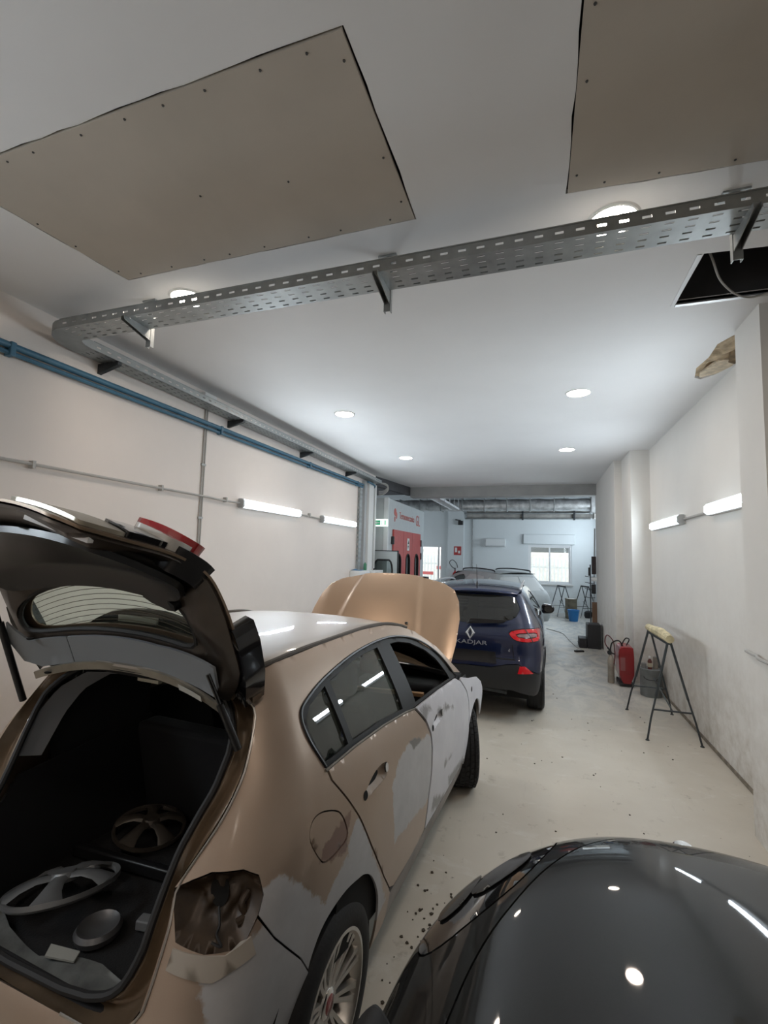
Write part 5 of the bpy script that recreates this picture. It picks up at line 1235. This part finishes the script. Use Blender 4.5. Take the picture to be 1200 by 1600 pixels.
# ------------------------------------------------------------------ paint booth
booth = thing('paint_booth', 'pale grey paint spray booth with red doors and red lettering', 'paint booth', (-3.55, 10.80, 0))
mat('booth_panel', (.56, .60, .61), .42, vary=.03); mat('booth_red', (.52, .085, .075), .45, vary=.06)
MB().box((-3.0, 0, 0), (0, 3.78, 3.36)).build('cabin', 'booth_panel', booth, bevel=.01)
for k in (-1.0, -2.0): MB().box((k, -.004, .0), (k+.006, -.0005, 3.36)).build('panel_joint', 'grey_plastic', booth, smooth=0)
MB().box((-.09, -.02, 0), (.02, .05, 3.37)).build('corner_post', 'anodised_white', booth, smooth=0)
Ys = [.42, 1.32, 2.22, 3.22]
for i in range(3):
    a, b = Ys[i]+.008, Ys[i+1]-.008; cy = (a+b)/2
    rnd = smooth_poly([(cy-.22, .75), (cy+.22, .75), (cy+.22, 1.97), (cy-.22, 1.97)], 0)
    hole = [(cy+.20*math.cos(q), 1.78+.20*math.sin(q)) for q in np.linspace(0, math.pi, 10)]+[(cy-.20, .62), (cy+.20, .62)]
    dr = link('door_leaf', panel_mesh([(a, .04), (b, .04), (b, 2.60), (a, 2.60)], lambda p, q: (.045, p, q), .25, [hole], out=(1, 0, 0)), 'booth_red', booth, smooth=0, solid=.04)
    link('door_window', panel_mesh(inset(hole, -.01), lambda p, q: (.03, p, q), .2, out=(1, 0, 0)), 'car_glass_dark', dr, smooth=0)
    MB().tube([(.048, p, q) for p, q in hole], .022, 6, closed=True).build('window_rubber', 'black_rubber', dr)
    if i == 1:
        MB().box((.046, cy-.10, 2.08), (.052, cy+.12, 2.42)).build('notice', 'white_plastic', dr, smooth=0)
        MB().prism([(cy-.06, 2.26), (cy+.08, 2.26), (cy+.05, 2.38)], .0525, .054, lambda p, q, h: (h, p, q)).prism([(cy-.06, 2.22), (cy+.06, 2.22), (cy-.0, 2.12)], .0525, .054, lambda p, q, h: (h, p, q)).build('notice_mark', 'dark_plastic', dr, smooth=0)
for y in (.38, 3.25):
    for z in (2.32, 1.92, 1.0): MB().box((.002, y-.05, z-.10), (.07, y+.03, z+.10)).build('hinge', 'dark_plastic', booth, bevel=.01)
mat('booth_letter', (.62, .16, .13), .5)
link('booth_lettering', place_mesh(text_mesh('Termomeccanica', .26, .002), (.006, 1.78, 3.00), (0, .86, 0), (0, 0, 1), (1, 0, 0)), 'booth_letter', booth, smooth=0, kind='stuff')
link('booth_initials', place_mesh(text_mesh('GL', .46, .002), (.006, 2.98, 2.98), (0, .9, 0), (0, 0, 1), (1, 0, 0)), 'booth_letter', booth, smooth=0, kind='stuff')
lg = MB()
for k, (p, q, r) in enumerate(((.62, 3.06, .10), (.74, 2.98, .09), (.60, 2.88, .07))):
    lg.prism([(p+r*math.cos(a)*(.6 if k else 1), q+r*math.sin(a)) for a in np.linspace(0, 2*math.pi, 12, endpoint=False)], .002, .007, lambda u, v, h: (h, u, v))
lg.build('booth_logo', 'booth_letter', booth, smooth=0, kind='stuff')
t = thing('booth_side_door', 'grey booth door with rounded black-rimmed window, standing open', 'door', (-3.90, 10.62, 0))
hole = [(.10+x_, z_) for x_, z_ in smooth_poly([(.0, .75), (.44, .75), (.44, 1.82), (.0, 1.82)], 0)]
hole = smooth_poly([(.10, .75), (.10, 1.2), (.10, 1.83), (.33, 1.83), (.56, 1.83), (.56, 1.2), (.56, .75), (.33, .75)], 2)
link('door_leaf', panel_mesh([(0, .03), (.68, .03), (.68, 2.04), (0, 2.04)], lambda a, b: (a, 0, b), .15, [hole], out=(0, -1, 0)), mat('door_grey', (.47, .52, .53), .45), t, smooth=0, solid=.045)
MB().tube([(a, -.002, b) for a, b in hole], .022, 6, closed=True).build('window_rubber', 'black_rubber', t)
link('door_window', panel_mesh(inset(hole, -.01), lambda a, b: (a, .02, b), .2, out=(0, -1, 0)), glass_mat('booth_glass', (.55, .62, .60), .05), t, smooth=0)
MB().box((-.005, -.006, 2.04), (.69, .05, 2.06)).box((.68, -.006, .03), (.70, .05, 2.06)).build('edge_rubber', 'black_rubber', t, smooth=0)
MB().box((.02, .005, 0), (.10, .04, .03)).box((.58, .005, 0), (.66, .04, .03)).build('floor_glide', 'dark_plastic', t, smooth=0, kind='stuff')
t = thing('exit_sign', 'green and white emergency exit sign at the end of the left wall', 'sign', (-3.77, 10.46, 2.63))
MB().box((0, -.03, 0), (.34, .03, .17)).build('sign_body', mat('sign_lit', (.85, .95, .9), .5, emit=(.85, 1, .92), estr=.6), t, bevel=.004)
mat('exit_green', (.02, .30, .14), .5, emit=(.02, .35, .16), estr=.3)
MB().box((.02, -.034, .03), (.165, -.0305, .14)).build('arrow_field', 'exit_green', t, smooth=0); MB().box((.27, -.034, .03), (.30, -.0305, .14)).box((.20, -.034, .03), (.212, -.0305, .14)).build('door_mark', 'exit_green', t, smooth=0, kind='stuff')
MB().prism([(.035, .085), (.085, .125), (.085, .10), (.15, .10), (.15, .07), (.085, .07), (.085, .045)], -.0375, -.0345, lambda a, b, h: (a, h, b)).build('arrow', 'white_plastic', t, smooth=0)
MB().box((-.0085, -.02, .02), (-.0005, .02, .15)).build('wall_mount', 'white_plastic', t, smooth=0)
# ------------------------------------------------------------------ services at the end of the left wall
t = thing('vertical_tray', 'upright slotted cable tray beside the left-wall tube light', 'cable tray', (XL, 9.36, 1.62))
mb = MB(); slotted(mb, lambda a, b: (.055, b, a), 18, 2, .1, .15, sl=.05, sw=.018); slotted(mb, lambda a, b: (.006+b, .0, a), 18, 1, .1, .049, sl=.05, sw=.014)
mb.build('tray_strip', 'galvanised_dull', t, smooth=0, solid=.002, fix=False)
MB().box((.004, .146, 0), (.055, .15, 1.8)).build('tray_side', 'galvanised_dull', t, smooth=0)
t = thing('trunking', 'white cable trunking and blue air drop at the end of the left wall', 'trunking', (XL, 9.6, 1.606))
MB().box((.004, .0, 0), (.08, .12, 2.0)).build('trunking_box', 'grey_plastic', t, smooth=0); MB().box((.004, .20, 0), (.11, .50, 2.0)).build('trunking_box', 'white_plastic', t, smooth=0)
MB().cyl((.06, .58, 0), (.06, .58, 1.95), .022, n=10).build('air_drop', 'blue_pipe', t); MB().box((.004, .70, .02), (.07, .80, 2.0)).build('trunking_box', 'white_plastic', t, smooth=0)
MB().tube(spline([(.06, .58, 1.9), (.13, .5, 1.95), (.14, .2, 1.97), (.14, .0, 1.97)], 4), .02, 8).build('air_elbow', 'blue_pipe', t)
t = thing('hose_bundle', 'grey cables curling from the end of the cable tray', 'cable', (XL, 10.29, 3.66))
for k in range(4):
    MB().tube(spline([(.08+.03*k, .0, .0), (.22+.03*k, .16, -.02), (.30, .24+.02*k, -.08-.02*k), (.20, .25, -.16-.03*k), (.08, .23, -.18-.03*k)], 5), .009, 8).build('cable', 'grey_pvc', t)
t = thing('switch_cabinet', 'white electrical cabinet on the left wall below the upright tray', 'cabinet', (XL, 9.05, .75))
MB().box((.003, 0, 0), (.22, .62, .86)).build('cabinet_body', 'white_plastic', t, bevel=.01); MB().box((.221, .03, .03), (.235, .59, .83)).build('cabinet_door', 'anodised_white', t, bevel=.005)
t = thing('switch_cabinet', 'smaller white cabinet with dark display beside the upright trunking', 'cabinet', (XL, 9.72, .70))
MB().box((.13, 0, 0), (.33, .55, .90)).build('cabinet_body', 'white_plastic', t, bevel=.01);
MB().box((.16, -.006, .70), (.30, -.001, .80)).build('display', 'dark_plastic', t); MB().box((.003, .05, .1), (.13, .5, .8)).build('back_box', 'grey_plastic', t)
MB().grid(lambda a, b: (XL+.02+.19*a, 9.07+.27*b, 1.615+.05*(math.sin(a*5+b*3)*.5+.5)*math.sin(math.pi*a)*math.sin(math.pi*b)+.004), np.linspace(0, 1, 10), np.linspace(0, 1, 12)).build('blue_cloth', mat('cloth_blue', (.12, .25, .42), .9), None, smooth=180, solid=.006, label='crumpled blue cloth on the white electrical cabinet', cat='cloth')
for i, (y, h, c, l) in enumerate(((9.45, .17, (.05, .22, .12), 'green spray can standing on the electrical cabinet'), (9.60, .14, (.30, .34, .33), 'grey tin standing on the electrical cabinet'))):
    t = thing('spray_can', l, 'can', (XL+.13, y, 1.67 if i == 0 else 1.613), 0)
    MB().lathe([(0, 0), (.032, 0), (.033, .005), (.033, h*.78), (.024, h*.86), (.012, h*.9), (.012, h), (0, h)], 16).build('can_body', mat('can_paint_'+'ab'[i], c, .4), t)
    MB().cyl((0, 0, h), (0, 0, h+.02), .008, n=8).build('nozzle', 'white_plastic', t)
bpy.data.objects['spray_can'].location.x = XL+.19; bpy.data.objects['spray_can'].location.z = 1.612
# ------------------------------------------------------------------ floor items along the right
def trestle(label, loc, rz, L, Wd, H, m, r, wrap=False, group=None):
    t = thing('trestle', label, 'trestle', loc, rz, group)
    if wrap: MB().tube([(0, -L/2-.02, H+.01), (0, -L/2+.1, H+.02), (0, -L*.1, H+.03), (0, L*.2, H+.02), (0, L/2+.03, H+.015)], [.045, .052, .06, .05, .042], 10).build('foam_wrap', mat('foam_cream', (.60, .52, .33), .9, vary=.35, vscale=11, bump=.6, bscale=40), t)
    MB().beam((0, -L/2, H-.03), (0, L/2, H-.03), .05, .05).build('top_beam', m, t)
    for sy in (-1, 1):
        for sx in (-1, 1):
            top = Vector((sx*.015, sy*L/2*.96, H-.03)); mid = Vector((sx*Wd*.30, sy*L*.54, H*.42)); bot = Vector((sx*Wd/2, sy*L*.60, 0))
            lg = MB().beam(top, mid, r*2.6, r*1.3, (sx, 0, 0)).build('leg', m, t, smooth=0)
            MB().tube([mid+(top-mid)*.05, mid.lerp(bot, .5)+Vector((sx*.008, 0, 0)), bot+Vector((0, 0, .006))], r*.75, 8).build('leg_rod', m, lg)
            MB().lathe([(0, 0), (r*1.6, 0), (r*1.2, .012), (0, .014)], 10, tuple(bot)).build('foot', m, lg)
        q = .30*H; f = 1-q/(H*.42)*1
        xa = Wd*.30+(Wd/2-Wd*.30)*(1-q/(H*.42)); ya = sy*(L*.54+(L*.06)*(1-q/(H*.42)))
        MB().tube([(-xa, ya, q), (xa, ya, q)], r*.7, 8).build('crossbar', m, t)
    MB().tube([(0, -L*.56, .30*H), (-.02, L*.20, .16+.33*H)], r*.6, 8).build('brace', m, t)
    return t
trestle('black steel trestle with cream foam wrapped round its top, by the right wall', (1.385, 6.58, 0), .03, .90, .53, 1.10, mat('trestle_steel', (.055, .065, .07), .5, metal=.5, vary=.35, vscale=10), .014, True)
trestle('thin black trestle below the far window, left one', (.72, 17.45, 0), .45, .5, .62, 1.04, 'black_iron', .012, group='trestles by the far wall')
trestle('thin black trestle below the far window, right one', (1.48, 17.5, 0), .40, .5, .62, 1.06, 'black_iron', .012, group='trestles by the far wall')
t = thing('welder', 'dark red welding machine standing against the right pier', 'welder', (1.30, 8.42, 0))
mat('welder_red', (.27, .012, .016), .32, coat=.4, vary=.15)
MB().prism(smooth_poly([(-.105, .05), (.105, .05), (.11, .60), (.06, .625), (-.07, .62), (-.11, .56)], 1), -.10, .30, lambda a, b, h: (a, h, b)).build('casing', 'welder_red', t, bevel=.008)
MB().box((-.09, -.104, .25), (-.02, -.1015, .45)).build('data_plate', mat('plate_dull', (.30, .10, .10), .5), t, smooth=0)
MB().box((-.10, -.09, .01), (.10, .29, .055)).build('base', 'dark_plastic', t, smooth=0)
for x in (-.09, .09): MB().cyl((x-.012, .22, .04), (x+.012, .22, .04), .04, n=16).build('castor', 'black_rubber', t)
MB().tube(spline([(-.04, 0, .62), (-.10, -.04, .70), (-.20, -.06, .66), (-.22, -.04, .52), (-.16, -.02, .48)], 6), .011, 6).build('cable_loop', 'black_rubber', t)
MB().tube(spline([(.02, .05, .62), (.06, .02, .72), (.0, -.02, .74), (-.06, 0, .62)], 5), .009, 6).build('cable_loop', 'black_rubber', t)
t = thing('gas_bottle', 'thin pale gas bottle with regulator and hoses beside the red welder', 'gas bottle', (1.10, 8.52, 0))
MB().lathe([(0, 0), (.045, 0), (.05, .015), (.05, .36), (.03, .42), (.015, .44), (.015, .50), (0, .50)], 18).build('bottle', mat('bottle_dirty', (.34, .30, .25), .55, vary=.3), t)
MB().lathe([(0, 0), (.035, 0), (.035, .03), (0, .03)], 14, (-.02, -.03, .48), 'y').cyl((0, 0, .50), (-.05, -.02, .56), .014, n=8).build('regulator', 'black_iron', t)
MB().tube(spline([(0, 0, .5), (-.08, .02, .62), (-.05, .03, .75), (.04, .02, .66), (.06, .0, .45), (.04, -.04, .30)], 6), .009, 6).build('hose', mat('hose_red', (.14, .04, .04), .5), t)
t = thing('steel_drum', 'grey steel drum with bottles on its lid, behind the trestle', 'drum', (1.565, 7.98, 0))
MB().lathe([(0, .0), (.14, .0), (.143, .01), (.143, .13), (.148, .135), (.143, .14), (.143, .375), (.15, .385), (.15, .395), (.14, .397), (0, .395)], 32).build('drum_body', mat('drum_grey', (.20, .215, .22), .5, metal=.4, vary=.2, vscale=8), t)
MB().tube([(.10*math.cos(a)-.02, -.142+.0*a, .30+.05*math.sin(a)) for a in np.linspace(math.pi, 2*math.pi, 8)], .005, 6).build('handle', 'black_iron', t)
for i, (x, y, r, h, c, l) in enumerate(((1.545, 7.92, .030, .15, (.10, .02, .015), 'dark brown spray bottle with white cap on the steel drum'), (1.47, 7.95, .035, .07, (.20, .20, .20), 'low grey tin on the steel drum'),
                                        (1.63, 7.97, .034, .17, (.24, .21, .18), 'tall pale tin at the back of the steel drum'))):
    t = thing('bottle' if i == 0 else 'tin', l, 'bottle' if i == 0 else 'tin', (x, y, .3965))
    MB().lathe([(0, 0), (r, 0), (r, h*.75), (r*.6, h*.9), (r*.45, h)] if i == 0 else [(0, 0), (r, 0), (r, h), (r*.9, h*.99), (0, h*.97)], 16).build('body', mat('vessel_'+'abc'[i], c, .35, vary=.2), t)
    MB().cyl((0, 0, h+.0005), (0, 0, h+(.035 if i == 0 else .006)), r*(.5 if i == 0 else .8), n=12).build('cap', 'white_plastic' if i == 0 else 'galvanised_dull', t)
    if i == 0: MB().lathe([(r*1.01, h*.2), (r*1.01, h*.6)], 16).build('label_band', mat('band_cream', (.45, .40, .30), .6), t)
MB().box((1.655, 8.16, .0), (1.74, 8.22, .42)).build('dark_board', 'dark_plastic', None, smooth=0, label='black board leaning behind the steel drum', cat='board')
t = thing('tool_cabinet', 'black stepped tool cabinet on the floor by the stepped wall', 'cabinet', (.84, 11.45, 0))
MB().box((.17, 0, 0), (.45, .42, .53)).build('tall_case', 'dark_plastic', t, bevel=.015); MB().box((0, 0, 0), (.168, .40, .21)).build('low_case', 'dark_plastic', t, bevel=.015)
MB().box((-.012, .1, .08), (-.001, .3, .11)).build('handle', 'black_rubber', t)
t = thing('tool_stand', 'black tool stand hung with tools at the end of the right wall', 'stand', (1.17, 12.35, 0))
MB().cyl((0, 0, .02), (0, 0, 1.85), .014, n=8).build('pole', 'black_iron', t); MB().lathe([(0, 0), (.15, 0), (.14, .02), (0, .025)], 20).build('base', 'black_iron', t)
for z in (1.05, 1.25, 1.4, 1.55): MB().tube([(-.12, 0, z+.02), (0, -.014, z), (.10, 0, z+.01)], .008, 6).build('peg', 'black_iron', t)
MB().box((.03, -.03, 1.62), (.13, .03, 2.05)).build('brush', mat('dark_bristle', (.05, .04, .04), .9), t, bevel=.01); MB().cyl((.02, -.02, 1.50), (.14, -.02, 1.50), .05, n=16).build('paper_roll', 'white_plastic', t)
MB().box((.02, -.02, 1.15), (.12, .03, 1.38)).build('spray_gun', 'dark_plastic', t, bevel=.015); MB().box((-.045, -.02, 1.58), (-.015, .02, 1.78)).build('tool_handle', 'dark_plastic', t)
MB().box((.03, -.02, .45), (.14, .02, .95)).build('hanging_board', mat('board_brown', (.17, .10, .06), .8), t)
MB().beam((1.255, 12.62, .01), (1.31, 12.64, 2.75), .025, .025).build('long_pole', 'grey_plastic', None, label='long thin pole leaning at the end of the right wall', cat='pole')
t = thing('barrel', 'dark open metal drum below the far window', 'drum', (.99, 16.75, 0))
MB().lathe([(0, 0), (.17, 0), (.185, .02), (.185, .62), (.20, .64), (.19, .66), (.175, .64), (.165, .05), (0, .04)], 24).build('drum_body', mat('drum_brown', (.16, .14, .10), .6, metal=.3, vary=.4, vscale=7), t)
MB().lathe([(.17, .625), (.195, .645), (.17, .65)], 24).build('rim', 'white_plastic', t)
t = thing('bucket', 'blue plastic bucket on the floor in front of the metal drum', 'bucket', (1.02, 16.10, 0))
MB().lathe([(0, 0), (.13, 0), (.175, .33), (.19, .34), (.185, .355), (.165, .34), (.125, .02), (0, .015)], 24).build('bucket_body', mat('bucket_blue', (.015, .16, .42), .4), t)
MB().tube([(.185*math.cos(a), -.03, .33-.10*math.sin(a)) for a in np.linspace(0, math.pi, 12)], .005, 6).build('handle', 'galvanised', t)
MB().lathe([(0, 0), (.10, 0), (.13, .08), (.12, .2), (.05, .24), (0, .24)], 12, (1.55, 17.2, 0)).build('dust_bag', 'dark_plastic', None, label='black lumpy bag on the floor by the far trestles', cat='bag')
link('floor_cable', MB().tube(spline([(.18, 14.0, .008), (.35, 13.75, .008), (.58, 13.3, .008), (.66, 12.5, .008), (.74, 11.8, .008), (.82, 11.25, .008), (.84, 11.05, .008)], 8), .008, 6).mesh(), 'grey_pvc', label='thin grey cable snaking over the floor to a plug strip', cat='cable')
t = thing('plug_strip', 'dark plug strip at the end of the floor cable', 'plug strip', (.80, 10.95, 0), .5)
MB().box((-.10, -.035, 0), (.10, .035, .035)).build('strip_body', 'dark_plastic', t, bevel=.006); MB().box((-.06, -.02, .0355), (-.02, .02, .05)).box((.02, -.02, .0355), (.06, .02, .05)).build('plug', 'grey_plastic', t, kind='stuff')
t = thing('placeholder', 'grey workbench with clutter, in place of a raised car bonnet before the far doorway', 'placeholder', (-4.3, 15.9, 0))  # bench shape standing in for another car's raised bonnet
MB().box((0, 0, 1.02), (.95, .6, 1.08)).build('placeholder_top', 'grey_plastic', t, bevel=.01)
for x, y in ((.05, .05), (.88, .05), (.05, .53), (.88, .53)): MB().box((x-.025, y-.025, 0), (x+.025, y+.025, 1.02)).build('leg', 'grey_plastic', t, smooth=0)
MB().box((.15, .12, 1.081), (.55, .45, 1.20)).build('machine', 'black_iron', t, bevel=.03)
# crumbs on the floor between the cars
rr = random.Random(3); mb = MB()
for k in range(150):
    a = rr.gauss(0, 1); x = -.56+.10*rr.gauss(0, 1); y = 2.45+.32*rr.gauss(0, 1)
    if k > 95: x, y = rr.uniform(-.5, 1.5), rr.uniform(2.8, 7.5)
    if x < -.72: continue
    s = rr.uniform(.003, .011); th = rr.uniform(0, 6.3)
    P = [(x+s*rr.uniform(.6, 1.3)*math.cos(th+q), y+s*rr.uniform(.6, 1.3)*math.sin(th+q)) for q in np.linspace(0, 2*math.pi, 5, endpoint=False)]
    mb.prism(P, .0005, .0005+s*.5)
mb.build('floor_debris', mat('crumb_brown', (.06, .045, .03), .9), None, smooth=0, kind='stuff', label='dark crumbs scattered on the floor between the cars', cat='debris')
